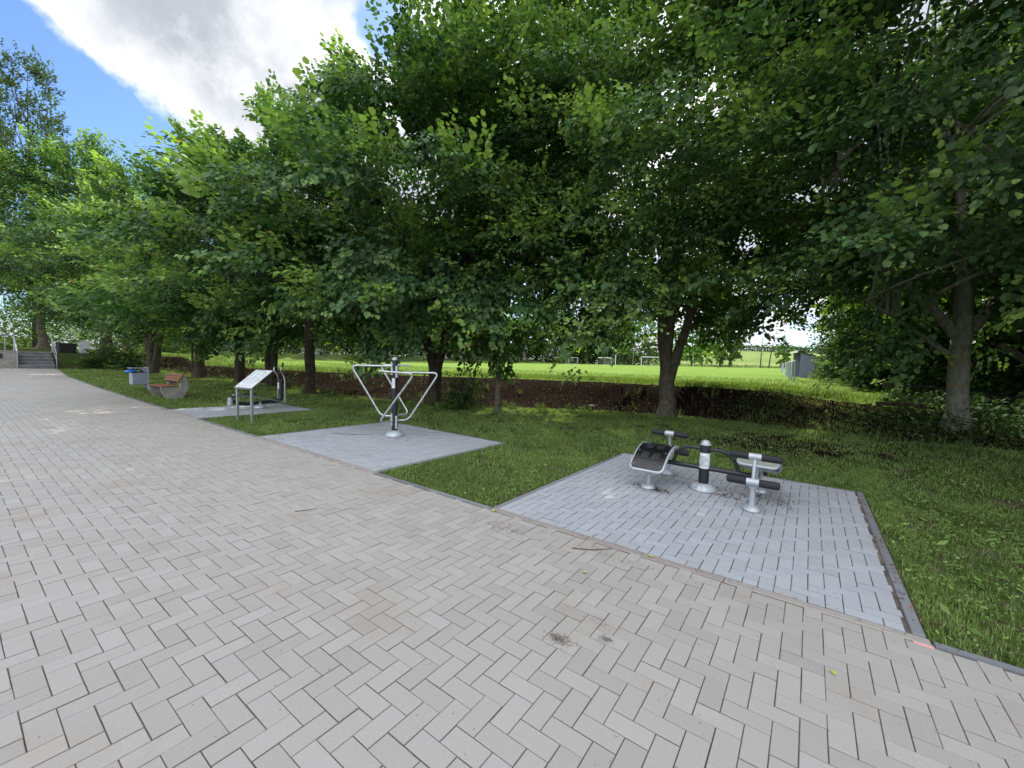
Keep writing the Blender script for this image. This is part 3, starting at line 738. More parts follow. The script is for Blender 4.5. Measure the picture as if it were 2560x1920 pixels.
def tree(name, loc, label, cat, group, stems, clumps, seed, bark='bark', leafmat='leaf', nlimb=22, limb_r=.07, crown=None, **kw):
    root = empty(name, loc, 0, label, cat, group)
    mb = MB()
    for si, (pts, rr) in enumerate(stems):
        trunk_path(mb, pts, rr, 14, .012*rr[0]/.2, seed+si)
        if si == 0 or True:
            top = pts[-1]; low = pts[-2]
    for si, (pts, rr) in enumerate(stems):
        if pts[-1][2] > 2.2 and nlimb: limbs(mb, (pts[-2], pts[-1]), clumps, nlimb//len(stems)+1, limb_r, seed*3+si)
    t = mb.build('trunk', M[bark], root, smooth=True)
    if crown is None: crown = crown_mesh('crown', clumps, seed, **kw)
    c = link_mesh('crown', crown, None, root)
    if not crown.materials: crown.materials.append(M[leafmat])
    return root

# ------------------------------------------------------------------ linden row
LG_ = 'linden trees in the row along the bank'
def flare(r_): return r_*1.25
# A: main tree, forked low, mottled grey-brown trunk
base = (-3.55, 13.25)
zA = gz(*base)
cl_ = crown_clumps(101, (-.2, -.6, 7.6), (4.9, 5.3, 5.3), 195, .5, size=(.8, 1.5), zbot=lambda x, y, r: 3.0-.12*np.hypot(x, y)+.0*x, lump=.1, taper=.15)
ex = np.array([(-1.9, -3.2, 3.5, .8), (1.9, -3.3, 3.7, .8), (-2.8, .8, 3.0, .7), (2.9, 1.2, 3.2, .7), (0, -5.0, 6.2, 1.1), (2.5, -4.6, 6.6, 1.1), (-1.6, -1.2, 2.75, .5), (.9, -.4, 9.9, 1.4), (-1.15, -1.9, 9.6, 1.4), (1.5, 1.5, 10.5, 1.3), (.2, -1.6, 8.8, 1.3), (-.4, .6, 10.8, 1.3)])
tree('linden_tree', (base[0], base[1], zA), 'linden with a lichen-mottled trunk forking low, behind the sit-up station', 'tree', LG_,
     [([(0, 0, -.15), (0, 0, .25), (-.02, 0, 1.3), (-.10, .02, 1.75), (-.2, 0, 2.6), (-.22, 0, 4.2), (-.2, .1, 6.5)], [.29, .25, .215, .19, .165, .14, .08]),
      ([(.06, 0, 1.15), (.16, .05, 1.7), (.42, .2, 2.7), (.62, .3, 3.6), (.9, .3, 5.6)], [.15, .145, .13, .11, .06]),
      ([(-.06, 0, 1.8), (.02, -.05, 2.6), (.10, -.1, 3.8), (.2, -.3, 6)], [.14, .13, .11, .06])],
     np.concatenate([cl_, ex]), 5, ls=.108, nl=16, per=38, bracts=9000, young=.26, nlimb=40, limb_r=.06, base=(.056, .120, .044))
# B: thin trunk
base = (-7.7, 10.04)
cl_ = crown_clumps(102, (.3, .3, 7.2), (3.3, 3.0, 5.2), 115, .35, size=(.7, 1.2), zbot=2.7, taper=.2)
ex = np.array([(.1, -.2, 2.1, .35), (-.1, .1, 1.7, .3), (.25, -.1, 1.45, .25), (-.3, -.3, 2.3, .5), (.5, .2, 2.3, .5)])
tree('linden_tree', (base[0], base[1], gz(*base)), 'thin young linden trunk with shoots hanging round it, right of the four-arm post', 'tree', LG_,
     [([(0, 0, -.1), (.0, 0, .3), (-.02, .02, 1.6), (.02, 0, 3.4), (.1, 0, 8)], [.11, .085, .075, .065, .03])], np.concatenate([cl_, ex]), 6, ls=.12, per=24, nlimb=16, limb_r=.03, base=(.05, .11, .03))
# C: thick forked trunk behind the arm trainer
base = (-10.32, 9.95)
cl_ = crown_clumps(103, (.8, -.6, 6.2), (4.5, 4.8, 4.6), 125, .55, size=(.8, 1.5), zbot=2.5, lump=.1)
ex = np.array([(1.5, -4.6, 3.4, 1.0), (-.5, -5.3, 3.9, 1.1), (2.8, -4.0, 3.3, .9), (-2.6, -4.6, 3.4, 1.0), (.6, -5.9, 5.2, 1.2), (2.9, -4.9, 5.5, 1.2), (-1.8, -5.6, 5.9, 1.2), (0, -2, 2.5, .8)])
tree('linden_tree', (base[0], base[1], gz(*base)), 'thick dark linden trunk splitting into a V behind the four-arm post', 'tree', LG_,
     [([(0, 0, -.15), (0, 0, .3), (0, .02, 1.3), (-.3, -.1, 2.1), (-.6, -.2, 3.4), (-.8, -.2, 6)], [.30, .235, .21, .155, .13, .07]),
      ([(.08, .0, 1.1), (.22, .1, 1.8), (.5, .3, 3.2), (.6, .3, 6)], [.165, .15, .125, .07])],
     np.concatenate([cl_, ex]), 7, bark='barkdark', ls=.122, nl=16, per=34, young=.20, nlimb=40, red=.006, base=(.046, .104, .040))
# D: single trunk right of the info board
base = (-15.41, 8.36)
cl_ = crown_clumps(104, (.7, -.5, 5.2), (4.4, 4.6, 4.3), 115, .55, size=(.8, 1.5), zbot=2.5, taper=.8, lump=.08)
ex = np.array([(.5, -5.2, 3.0, 1.1), (2.3, -4.9, 3.3, 1.0), (-2.2, -4.8, 3.0, 1.1), (-1.0, -5.2, 4.4, 1.1), (1.5, -5.2, 4.6, 1.1), (1.2, .2, 9.9, .6), (1.3, .2, 10.7, .4), (.2, -1.6, 2.3, .7), (-3.6, -3.8, 3.2, 1.0)])
tree('linden_tree', (base[0], base[1], gz(*base)), 'straight dark linden trunk standing right of the elliptical trainer', 'tree', LG_,
     [([(0, 0, -.15), (0, 0, .3), (0, .02, 2.0), (.05, 0, 4), (.1, 0, 7.5)], [.235, .185, .17, .15, .08])],
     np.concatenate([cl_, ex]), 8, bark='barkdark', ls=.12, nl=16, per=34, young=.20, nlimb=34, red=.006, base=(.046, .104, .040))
# shared crowns for the rest of the row
SH = []
for k, sd in enumerate((111, 112, 113)):
    c_ = crown_clumps(sd, (0, -.5, 6.2), (4.5, 4.6, 5.3), 108, .55, size=(.8, 1.5), zbot=2.7, taper=.55)
    SH.append((c_, crown_mesh('crown', c_, sd, ls=.135, per=30, young=.16, nl=14, base=(.042, .094, .034), kind='far')))
row = [
 ((-19.67, 8.83), 'linden whose trunk is two thin dark stems, behind the elliptical trainer', [([(0, 0, -.1), (-.1, 0, 1), (-.16, 0, 3), (-.3, 0, 6)], [.17, .15, .13, .06]), ([(.16, .05, -.1), (.3, .05, 1.2), (.55, .1, 3), (.8, .1, 6)], [.15, .14, .12, .05])], 0, .80, 0),
 ((-22.6, 8.75), 'linden with a slim straight trunk seen just left of the info board', [([(0, 0, -.1), (0, 0, 1.5), (.05, 0, 3), (.1, 0, 7)], [.24, .2, .19, .08])], 1, .86, 1.3),
 ((-26.1, 8.2), 'linden with a thick trunk and thin side shoots behind the bench', [([(0, 0, -.1), (0, 0, 1.2), (.05, 0, 3), (.1, 0, 7)], [.28, .205, .18, .09]), ([(-.5, .1, -.1), (-.6, .1, 1.6), (-.7, .1, 3.4)], [.06, .05, .04]), ([(-.3, -.2, -.1), (-.35, -.2, 1.6), (-.4, -.1, 3.4)], [.06, .05, .04])], 2, .86, 2.4),
 ((-31.15, 7.5), 'linden fanning out into three stems behind the grey litter bin', [([(-.1, 0, -.1), (-.35, 0, .9), (-1.0, 0, 2.6), (-1.6, 0, 5)], [.25, .2, .17, .07]), ([(0, 0, -.1), (.0, 0, 1.2), (.05, 0, 3), (.1, 0, 6)], [.25, .2, .18, .07]), ([(.15, 0, -.1), (.4, .1, 1.0), (.8, .3, 2.8), (1.3, .4, 5)], [.22, .18, .15, .07])], 0, .96, 3.9),
 ((-37.8, 6.7), 'linden with a dark bushy trunk right of the white board by the steps', [([(0, 0, -.2), (0, 0, 1.2), (-.1, 0, 3), (-.1, 0, 7)], [.36, .28, .22, .1])], 1, 1.12, 5.0),
 ((-51.1, 5.3), 'old linden with a stout flared trunk on the terrace beyond the steps', [([(0, 0, -.2), (0, 0, .5), (0, 0, 2), (0, 0, 4), (.1, 0, 8)], [.55, .30, .25, .24, .1])], 2, 1.25, .6),
 ((-46.5, 9.5), 'linden set back behind the black bin hut', [([(0, 0, -.2), (0, 0, 2), (0, 0, 4), (.1, 0, 8)], [.3, .22, .2, .1])], 0, 1.25, 1.9),
]
for i, ((x, y), lab, stems, k, s_, rz) in enumerate(row):
    c_, me_ = SH[k]
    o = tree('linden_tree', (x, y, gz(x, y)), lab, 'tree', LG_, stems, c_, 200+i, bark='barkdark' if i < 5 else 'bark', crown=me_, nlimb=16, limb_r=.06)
    for ch in o.children:
        if ch.name.startswith('crown'): ch.rotation_euler = (0, 0, rz); ch.scale = (s_, s_, s_)
        if ch.name.startswith('crown') and i == 4: ch.location = (0, 0, .5)
        elif ch.name.startswith('crown') and abs(rz) > .1: ch.location = (-.5*s_*math.sin(rz)*1.0, -.5*s_*(1-math.cos(rz)), 0)
# E: right-hand tree, pale mottled trunk with ochre band, fanning limbs; crown fills the upper right
base = (2.3, 11.3)
cl_ = crown_clumps(105, (-.3, -.6, 6.2), (5.2, 5.6, 4.6), 190, .42, zbot=2.45)
ex = np.array([(-2.6, -2.2, 2.5, .8), (-3.3, -.4, 2.4, .8), (-1.6, -3.4, 2.9, .9), (-1.5, -.8, 1.75, .5), (-1.0, -1.1, 1.65, .4), (1.4, -3.6, 2.9, .9), (-3.9, 1.8, 2.4, .9), (2.6, -3.0, 2.6, .9), (1.5, 2.2, 2.2, .8), (-.7, -1.5, 7.4, 1.3), (.6, -1.6, 7.2, 1.2)])
tree('linden_tree', (base[0], base[1], gz(*base)), 'linden with a pale trunk, an ochre lichen band and fanning limbs at the right', 'tree', LG_,
     [([(0, 0, -.3), (0, 0, .3), (-.02, .02, 1.2), (0, 0, 2.0), (-.05, .1, 3.3), (-.3, .1, 5.5)], [.20, .155, .15, .14, .09, .05]),
      ([(-.1, 0, 1.75), (-.55, -.25, 2.35), (-1.5, -.7, 3.3), (-2.4, -1.2, 4.4)], [.095, .075, .06, .04]),
      ([(-.15, -.05, 1.35), (-.7, -.35, 1.8), (-1.5, -.8, 2.4)], [.05, .035, .02]),
      ([(.08, 0, 1.8), (.5, .3, 2.5), (1.2, .6, 3.3), (2.0, .9, 4.4)], [.09, .075, .06, .04])],
     np.concatenate([cl_, ex]), 9, bark='barkband', ls=.098, nl=16, per=40, young=.10, bracts=2500, nlimb=34, limb_r=.05, base=(.044, .094, .034))
# F: tree standing just out of frame on the right whose boughs reach in overhead
cl_ = crown_clumps(106, (-.4, -.4, 6.4), (4.4, 4.6, 4.2), 120, .42, zbot=2.6)
tree('linden_tree', (7.4, 8.6, gz(7.4, 8.6)), 'linden at the right edge whose boughs reach in overhead', 'tree', LG_,
     [([(0, 0, -.3), (0, 0, 2), (0, .1, 4), (-.3, .1, 6)], [.33, .26, .2, .07])], cl_, 10, ls=.115, per=24, young=.07, nlimb=20, base=(.034, .076, .028))

# ------------------------------------------------------------------ woodland at the right, shrubs
wc = crown_clumps(120, (0, 0, 6.2), (3.8, 3.8, 5.6), 110, .4, zbot=.8, lump=.2)
W_ME = crown_mesh('crown', wc, 120, ls=.19, per=16, nl=12, young=.08, kind='far', base=(.030, .062, .020))
W_ME.materials.append(M['farleaf'])
wl = ['dark woodland tree behind the shed', 'dark woodland tree with a bare lower trunk between field edge and pale linden', 'dark woodland tree left of the pale linden trunk',
      'woodland tree straight behind the pale linden', 'woodland tree deep in the wood at right', 'woodland tree far right with low boughs', 'woodland tree beyond the end of the railing', 'woodland tree at the back of the wood by the field', 'woodland tree at right rear of the thicket', 'woodland tree filling the right edge of the view', 'woodland tree leaning over the field edge right of the shelter', 'woodland tree at the field corner left of the pale linden', 'woodland tree between shelter and wood']
ws = [(4.8, 38), (3.7, 21.5), (6.5, 20), (7.5, 16.5), (10, 24), (10.5, 15), (6.0, 56), (8.5, 31), (13, 20), (10.5, 11), (3.4, 26.5), (4.2, 18.3), (4.3, 32)]
W0 = None
for i, ((x, y), lab) in enumerate(zip(ws, wl)):
    if W0 is None:
        W0 = tree('woodland_tree', (x, y, gz(x, y)), lab, 'tree', 'dense woodland trees at the right', [([(0, 0, -.2), (0, 0, 2.5), (.1, 0, 5), (0, .1, 9)], [.26, .19, .15, .06])], wc, 120, bark='barkdark', crown=W_ME, nlimb=14)
    else:
        c = copy_tree(W0); c.location = (x, y, gz(x, y)); c.rotation_euler = (0, 0, i*1.1); s_ = .9+.25*((i*7) % 5)/4; c.scale = (s_, s_, s_); c['label'] = lab
sc_ = np.concatenate([crown_clumps(130, (0, 0, .9), (1.1, 1.1, .95), 22, .2, size=(.45, .7), zbot=.1), np.array([(0, 0, .4, .6)])])
S_ME = crown_mesh('foliage', sc_, 130, ls=.09, per=30, nl=12, L=.42, young=.08, base=(.032, .068, .022), spread=(.9, .9, .7)); S_ME.materials.append(M['shrubleaf'])
S0 = None
def shrub(x, y, s_, lab, rz=0., grp='shrubs along the wood edge', sz=None):
    global S0
    if S0 is None:
        root = empty('shrub', (x, y, gz(x, y)), rz, lab, 'shrub', grp); mb = MB()
        for k in range(6):
            a = k*1.05; mb.tube([(0, 0, -.1), (.25*math.cos(a), .25*math.sin(a), .6), (.6*math.cos(a), .6*math.sin(a), 1.3)], [.02, .015, .006], 5)
        mb.build('stem', M['barkdark'], root); link_mesh('foliage', S_ME, None, root); S0 = root; o = root
    else:
        o = copy_tree(S0); o.location = (x, y, gz(x, y)); o.rotation_euler = (0, 0, rz); o['label'] = lab; o['group'] = grp
    o.scale = (s_, s_, sz or s_)
SHR = [(1.25, 38, 1.6, 'shrub just behind the shed'), (1.9, 30, 1.5, 'shrub right of the shed'), (2.1, 26.5, 1.35, 'shrub on the wood edge, second right of the shed'), (2.45, 23, 1.4, 'bright shrub on the wood edge in front of the dark trunk'),
       (3.0, 19.8, 1.5, 'shrub on the wood edge left of the pale linden'), (3.6, 17.2, 1.3, 'low shrub straight left of the pale linden trunk'), (4.6, 15.6, 1.4, 'shrub just behind the pale linden trunk'), (5.4, 13.2, 1.5, 'shrub right of the pale linden trunk'),
       (6.6, 14.6, 1.8, 'tall shrub right of the leaning log'), (8.2, 13, 1.9, 'large shrub at the right edge behind the thicket'), (4.6, 24.5, 2.3, 'tall shrub deep behind the wood edge'), (6.2, 18.6, 2.4, 'tall dark shrub in the wood behind the pale linden'), (3.6, 31, 2.2, 'tall shrub behind the shed end of the wood'), (8.6, 17.5, 2.4, 'tall shrub at the far right of the wood'),
       (3.0, 44, 2.2, 'shrub beyond the shed'), (4.0, 52, 2.4, 'shrub well beyond the shed')]
for i, (x, y, s_, lab) in enumerate(SHR): shrub(x, y, s_, lab, i*1.3)
shrub(-8.75, 9.5, .46, 'small leafy shrub at the foot of the bank right of the four-arm post', .7, 'shrubs at the tree feet', .6)
shrub(-36.5, 6.9, 1.25, 'dark shrub at the foot of the trunk by the white board', .2, 'shrubs at the tree feet', .9)
shrub(-35.2, 7.5, .9, 'low dark shrub left of the three-stemmed linden', 2.2, 'shrubs at the tree feet', .8)
# ivy / nettle undergrowth round the right tree
def ug(x, y): return np.clip(.25+1.2*sstep(x, .9, 2.2)*sstep(y, 9.3, 10.6)+.6*vnoise(x, y, 1.6, 22), 0, 1)*sstep(y+.55*x, 11.0, 12.2)
P = pts_in(26000, .6, 8.5, 7.8, 15, 61, ug, (.02, .42)); P = P[P[:, 1] < 13+0*P[:, 0]]
V, F, Cc = scatter_leaves(P, .045, [(.035, .08, .024), (.05, .105, .03), (.028, .06, .02), (.075, .135, .035)], .8, 62)
tag(link_mesh('undergrowth', np_mesh('undergrowth', V, F, Cc), M['shrubleaf']), 'ivy and nettle undergrowth round the pale linden trunk', 'undergrowth', kind='stuff')
def log(pts, r_, lab, mat='barkdark'):
    tag(MB().tube(pts, [r_, r_*.96, r_*.85], 10, 0).build('log', M[mat], smooth=True), lab, 'log')
log([(3.2, 13.1, 2.35), (3.75, 12.7, 1.75), (4.4, 12.2, 1.1)], .07, 'broken bough leaning down from the undergrowth at the right edge', 'bark')
log([(3.0, 13.6, 1.22), (4.2, 13.7, 1.2), (6.4, 13.8, 1.25)], .07, 'dead pole lying level through the undergrowth at right')
log([(1.2, 12.05, .98), (1.65, 12.1, 1.0), (2.0, 12.1, 1.0)], .045, 'short cut log lying on the grass left of the pale trunk')
log([(1.6, 14.9, 1.35), (2.4, 15.1, 1.33), (3.4, 15.2, 1.3)], .06, 'dark pole lying low behind the pale trunk')
for i, (x, y, rr_) in enumerate([(-6.05, 13.2, .13)]):
    mb = MB(); mb.lathe([(.02, -.05), (rr_*.9, 0), (rr_, .08), (rr_*.8, .16), (.02, .2)], 9); o = mb.build('rock', M['rock'], smooth=True); o.location = (x, y, gz(x, y)); tag(o, 'round brownish stone at the foot of the earth bank', 'rock')

# ------------------------------------------------------------------ field: goals, railing, shelter, netting, turbine
def goal(x, y, ax, wd, ht, dp, lab, mat='white'):
    root = empty('football_goal', (x, y, gz(x, y)), ax, lab, 'goal', 'football goals on the far side of the field'); r_ = .06
    MB().tube([(-wd/2, 0, 0), (-wd/2, 0, ht), (wd/2, 0, ht), (wd/2, 0, 0)], r_, 8, .03).build('frame', M[mat], root)
    mb = MB()
    for s_ in (-1, 1): mb.tube([(s_*wd/2, 0, ht), (s_*wd/2, dp*.45, ht*.95), (s_*wd/2, dp, 0), (s_*wd/2, 0, .03)], .025, 6, .05)
    mb.tube([(-wd/2, dp, .03), (wd/2, dp, .03)], .025, 6); mb.build('support', M[mat], root)
    nb = MB()
    for k in range(15):
        u = -wd/2+wd*k/14; nb.tube([(u, 0, ht), (u, dp*.45, ht*.95), (u, dp, .02)], .006, 3, cap=False)
    for k in range(8):
        v = k/7; nb.tube([(-wd/2, dp*(.45+.55*v), ht*.95*(1-v)), (wd/2, dp*(.45+.55*v), ht*.95*(1-v))], .006, 3, cap=False)
    nb.build('net', M['post'], root)
goal(-61.3, 118.5, .9, 3.1, 2.0, 1.2, 'small white goal, leftmost of the three, before the dark trees')
goal(-46.2, 107.5, .75, 4.0, 1.95, 1.6, 'low white goal with slanting side frames beside the white lamp post')
goal(-35.6, 118.0, .5, 7.32, 2.44, 2.0, 'full size white goal partly hidden by the forked linden trunk')
def pole(x, y, h, r_, lab, mat='white', name='lamp_post'):
    root = empty(name, (x, y, gz(x, y)), 0, lab, 'post')
    MB().tube([(0, 0, -.2), (0, 0, h)], [r_, r_*.7], 8).build('pole', M[mat], root)
    MB().box(-.35, -.12, h, .35, .12, h+.12, bev=.03).build('lamp_head', M[mat], root)
pole(-44.5, 111.5, 5.6, .10, 'white lamp post beside the low goal')
# ball-stop fence
fr_ = empty('ball_stop_fence', (0, 0, 0), 0, 'tall ball-stop netting on thin posts behind the goals', 'fence')
fp = [(-52, 121), (-44, 124), (-36.5, 127.5), (-28.5, 131), (-20.5, 134.5), (-12.5, 138)]
for (x, y) in fp: MB().tube([(x, y, gz(x, y)-.2), (x, y, gz(x, y)+5.6)], .05, 6).build('post', M['post'], fr_)
nb = MB()
for (a, b_) in zip(fp[:-1], fp[1:]):
    for k in range(0, 9):
        nb.tube([(a[0], a[1], gz(*a)+.3+k*.62), (b_[0], b_[1], gz(*b_)+.3+k*.62)], .008, 3, cap=False)
    for k in range(1, 14):
        u = k/14; x, y = a[0]+(b_[0]-a[0])*u, a[1]+(b_[1]-a[1])*u; nb.tube([(x, y, gz(x, y)+.2), (x, y, gz(x, y)+5.4)], .008, 3, cap=False)
nb.build('net', M['darkgreen'], fr_)
# low wire fence posts beyond
fpost = None
for i in range(9):
    x, y = -34+i*4.4, 137+i*1.9
    if fpost is None: fpost = MB().tube([(0, 0, -.2), (0, 0, 1.25)], .07, 6).build('fence_post', M['darkgreen']); o = fpost
    else: o = fpost.copy(); COL.objects.link(o)
    o.location = (x, y, gz(x, y)); tag(o, 'short dark wooden fence post between field and crop, %s from the left of its line' % ['first', 'second', 'third', 'fourth', 'fifth', 'sixth', 'seventh', 'eighth', 'last'][i], 'post', 'fence posts between field and crop')
# railing on the right touchline
rp = [(-.62, 23.66), (-.80, 26.2), (-.98, 28.8), (-1.14, 31.6), (-1.30, 34.6), (-1.50, 38), (-1.72, 41.8)]
rail = empty('railing', (0, 0, 0), 0, 'pale metal touchline railing beside the grey shelter', 'railing')
for (x, y) in rp: MB().tube([(x, y, gz(x, y)-.1), (x, y, gz(x, y)+.98)], .035, 8).build('post', M['paleblue'], rail)
MB().tube([(x-(-.02), y-(.45 if i == 0 else 0), gz(x, y)+1.0) for i, (x, y) in enumerate(rp)], .038, 8).build('top_rail', M['paleblue'], rail)
rail2 = empty('railing', (0, 0, 0), 0, 'short far section of pale railing beyond the gap', 'railing')
rp2 = [(-2.25, 49), (-2.5, 53), (-2.8, 58)]
for (x, y) in rp2: MB().tube([(x, y, gz(x, y)-.1), (x, y, gz(x, y)+.98)], .04, 8).build('post', M['paleblue'], rail2)
MB().tube([(x, y, gz(x, y)+1.0) for (x, y) in rp2], .04, 8).build('top_rail', M['paleblue'], rail2)
# team shelter
ra_ = math.atan2(-1.85, 10) ; sh = empty('team_shelter', (-.15, 33.6, gz(-.15, 33.6)), math.atan2(.17, 1), 'grey metal team shelter with a sloping dark roof beside the railing', 'shelter')
MB().prism([(-.62, 0), (.45, 0), (.45, 1.62), (-.62, 1.92)], 0, .06, 'y').build('side_panel', M['sheltergrey'], sh)
MB().prism([(-.62, 0), (.45, 0), (.45, 1.62), (-.62, 1.92)], 3.6, 3.66, 'y').build('side_panel', M['sheltergrey'], sh)
MB().box(.46, 0, 0, .50, 3.66, 1.62).build('back_panel', M['greymetal'], sh)
MB().prism([(-.85, 1.98), (.55, 1.62), (.55, 1.66), (-.85, 2.03)], -.12, 3.8, 'y').build('roof', M['dark'], sh)
MB().box(.0, .1, .40, .38, 3.55, .45).build('bench_seat', M['woodpale'], sh)
sh.scale = (.72, .8, .88)
MB().prism([(-.90, 1.88), (-.86, 1.88), (-.86, 2.03), (-.90, 2.03)], -.1, 3.8, 'y').build('fascia', M['white'], sh)
# wind turbine on the skyline
wt = empty('wind_turbine', (-110, 560, 14), 0, 'white wind turbine mast on the skyline seen through the fork of the linden', 'wind turbine')
MB().tube([(0, 0, -6), (0, 0, 88)], [2.3, 1.4], 12).build('tower', M['white'], wt, smooth=True)
MB().box(-1.8, -5, 87, 1.8, 4, 91, bev=.8).build('nacelle', M['white'], wt)
for k in range(3):
    a = .4+k*2*PI/3; MB().tube([(0, -5.5, 89), (12*math.sin(a), -5.5, 89+12*math.cos(a)), (38*math.sin(a), -5.5, 89+38*math.cos(a))], [.9, 1.3, .2], 8).build('blade', M['white'], wt)

# ------------------------------------------------------------------ far trees and hedges
fc1 = crown_clumps(140, (0, 0, 6.6), (3.6, 3.6, 4.9), 80, .35, size=(.8, 1.3), zbot=1.6, lump=.25)
FM1 = crown_mesh('crown', fc1, 140, ls=.34, per=9, nl=11, L=.9, kind='far', young=.1, base=(.05, .095, .024)); FM1.materials.append(M['farleaf'])
fc2 = crown_clumps(141, (0, 0, 6.2), (3.0, 3.0, 4.6), 48, .3, size=(.6, 1.0), zbot=2.0, lump=.35)
FM2 = crown_mesh('crown', fc2, 141, ls=.34, per=15, nl=12, L=.8, kind='far', young=.08, base=(.06, .115, .032)); FM2.materials.append(M['farleaf'])
def protos(name, lab, grp, cl, me_, bark, r_):
    return tree(name, (0, 0, 0), lab, 'tree', grp, [([(0, 0, -.3), (0, 0, 2), (.1, 0, 4.5), (.0, .1, 8)], [r_*1.3, r_, r_*.8, r_*.3])], cl, 142, bark=bark, crown=me_, nlimb=10, limb_r=.05)
far1 = protos('broadleaf_tree', '', 'trees beyond the football field', fc1, FM1, 'barkpale', .28)
far2 = protos('young_tree', '', 'young trees beyond the field edge', fc2, FM2, 'barkdark', .13)
used = {'f1': False, 'f2': False}
def put(proto, key, x, y, s_, rz, lab, sz=None):
    if not used[key]: o = proto; used[key] = True
    else: o = copy_tree(proto)
    o.location = (x, y, gz(x, y)); o.scale = (s_, s_, sz or s_); o.rotation_euler = (0, 0, rz); o['label'] = lab; o['category'] = 'tree'
    return o
# along the left bank (depth 72-95), big crowns
lb = [(-100, 22), (-93, 27), (-86, 31), (-80.5, 36), (-74.5, 42.5), (-70, 47), (-66.5, 51.5), (-62.5, 57), (-63, 63), (-65, 70), (-68, 78), (-70, 87), (-71, 96), (-72, 106), (-71, 116), (-67, 124), (-61, 128), (-55, 130)]
for i, (x, y) in enumerate(lb):
    put(far1, 'f1', x, y, (1.0 if i < 8 else 1.3)+.25*((i*3) % 4)/3, i*.9, 'large broadleaf tree on the far bank, number %d counted from the left end' % (i+1) if 0 else 'broadleaf tree on the far grass bank, %s' % (
        ['at its far left end', 'left of the first white bench', 'behind the first white bench', 'right of the first white bench', 'with a stout pale trunk between the benches', 'just behind the second white bench', 'behind the brown bench',
         'beyond the brown bench', 'straight behind the thick forked linden', 'right of the thick forked linden', 'left of the thin linden trunk', 'behind the thin linden trunk', 'right of the thin linden trunk', 'well right of the thin linden',
         'left of the leftmost goal', 'directly behind the leftmost goal', 'between the two small goals', 'behind the low goal'][i]))
back = [(-120, 30), (-112, 40), (-103, 47), (-95, 54), (-88, 62), (-84, 72), (-84, 84), (-86, 96), (-86, 110), (-80, 126), (-70, 138), (-62, 140)]
for i, (x, y) in enumerate(back):
    put(far1, 'f1', x, y, 1.35, i*1.7, 'broadleaf tree behind the far bank, '+['first', 'second', 'third', 'fourth', 'fifth', 'sixth', 'seventh', 'eighth', 'ninth', 'tenth', 'eleventh', 'last'][i]+' from left in the second rank', 1.3)
# sparse young trees right of the forked linden
yt = [(-47.5, 127, 1.15, 'young tree behind the full size goal, tall and rounded'), (-41.5, 131, .95, 'young tree left of the forked linden trunk, bushy'), (-33, 134, .62, 'thin young tree just right of the forked linden'), (-29.8, 136, .78, 'leafy young tree second right of the forked linden'),
      (-27.2, 137.5, .7, 'slim young tree third right of the forked linden'), (-22.5, 139.5, .95, 'tall open young tree between the netting posts'), (-20.0, 140, .92, 'broad young tree, densest right of the forked linden'),
      (-6.6, 146, .62, 'small round young tree left of the shelter')]
for i, (x, y, s_, lab) in enumerate(yt): put(far2, 'f2', x, y, s_*1.15, i*1.4, lab, s_*1.3)
# two nearly bare leaning trees
for x, y, ln, lab in ((-12.3, 143.5, .2, 'nearly bare thin tree left of the leaning one'), (-10.2, 144, .9, 'nearly bare thin tree leaning right before the crop')):
    root = empty('bare_tree', (x, y, gz(x, y)), 0, lab, 'tree'); mb = MB(); mb.tube([(0, 0, -.2), (ln*.4, 0, 4), (ln*1.3, 0, 8.5)], [.22, .15, .04], 6)
    for k in range(9):
        z = 3.5+k*.55; a = k*2.4; mb.tube([(ln*.4*z/4, 0, z), (ln*.4*z/4+1.1*math.cos(a), 1.1*math.sin(a), z+1.3)], [.05, .015], 4)
    mb.build('trunk', M['barkdark'], root)
    cc_ = np.array([(ln*1.1+random.uniform(-1.2, 1.2), random.uniform(-1.2, 1.2), random.uniform(5, 9), .5) for _ in range(7)])
    link_mesh('crown', crown_mesh('crown', cc_, 3, ls=.25, per=4, nl=7, kind='far', base=(.07, .12, .03)), M['farleaf'], root)
# hedges (stuff far away)
def hedge(name, pts, h, wd, n, ls, lab, col=(.04, .08, .022), seed=1):
    r = np.random.default_rng(seed); P = []
    for (a, b_) in zip(pts[:-1], pts[1:]):
        u = r.random(n); x = a[0]+(b_[0]-a[0])*u+r.normal(0, wd, n); y = a[1]+(b_[1]-a[1])*u+r.normal(0, wd, n)
        hh = h*(.6+.5*np.abs(vnoise(x, y, .35, seed))); P.append(np.stack([x, y, ground(x, y)+r.random(n)**.8*hh], 1))
    P = np.concatenate(P); V, F, C3 = scatter_leaves(P, ls, [col, tuple(c*1.3 for c in col), tuple(c*.75 for c in col)], 1.0, seed)
    tag(link_mesh(name, np_mesh(name, V, F, C3), M['farleaf']), lab, 'hedge', kind='stuff')
hedge('hedge', [(-110, 24), (-92, 34), (-76, 48), (-68, 58), (-70, 75), (-76, 95), (-76, 118), (-64, 133), (-44, 133)], 4.6, 1.6, 4200, .26, 'bushy undergrowth behind the far bank under its trees', (.035, .065, .02), 2)
hedge('hedge', [(-135, 18), (-104, 48), (-90, 66), (-92, 110), (-70, 146), (-44, 150)], 9, 2.5, 4200, .45, 'dark wood mass closing the view behind the far bank', (.03, .06, .02), 12)
hedge('hedge', [(-70, 47), (-110, 24)], 1.6, .9, 1800, .2, 'light green bushes behind the white benches on the far bank', (.14, .2, .05), 5)
hedge('hedge', [(-200, 380), (-60, 405), (80, 430)], 6, 4, 5000, .9, 'dark hedge line on the crest of the crop field', (.03, .07, .02), 3)
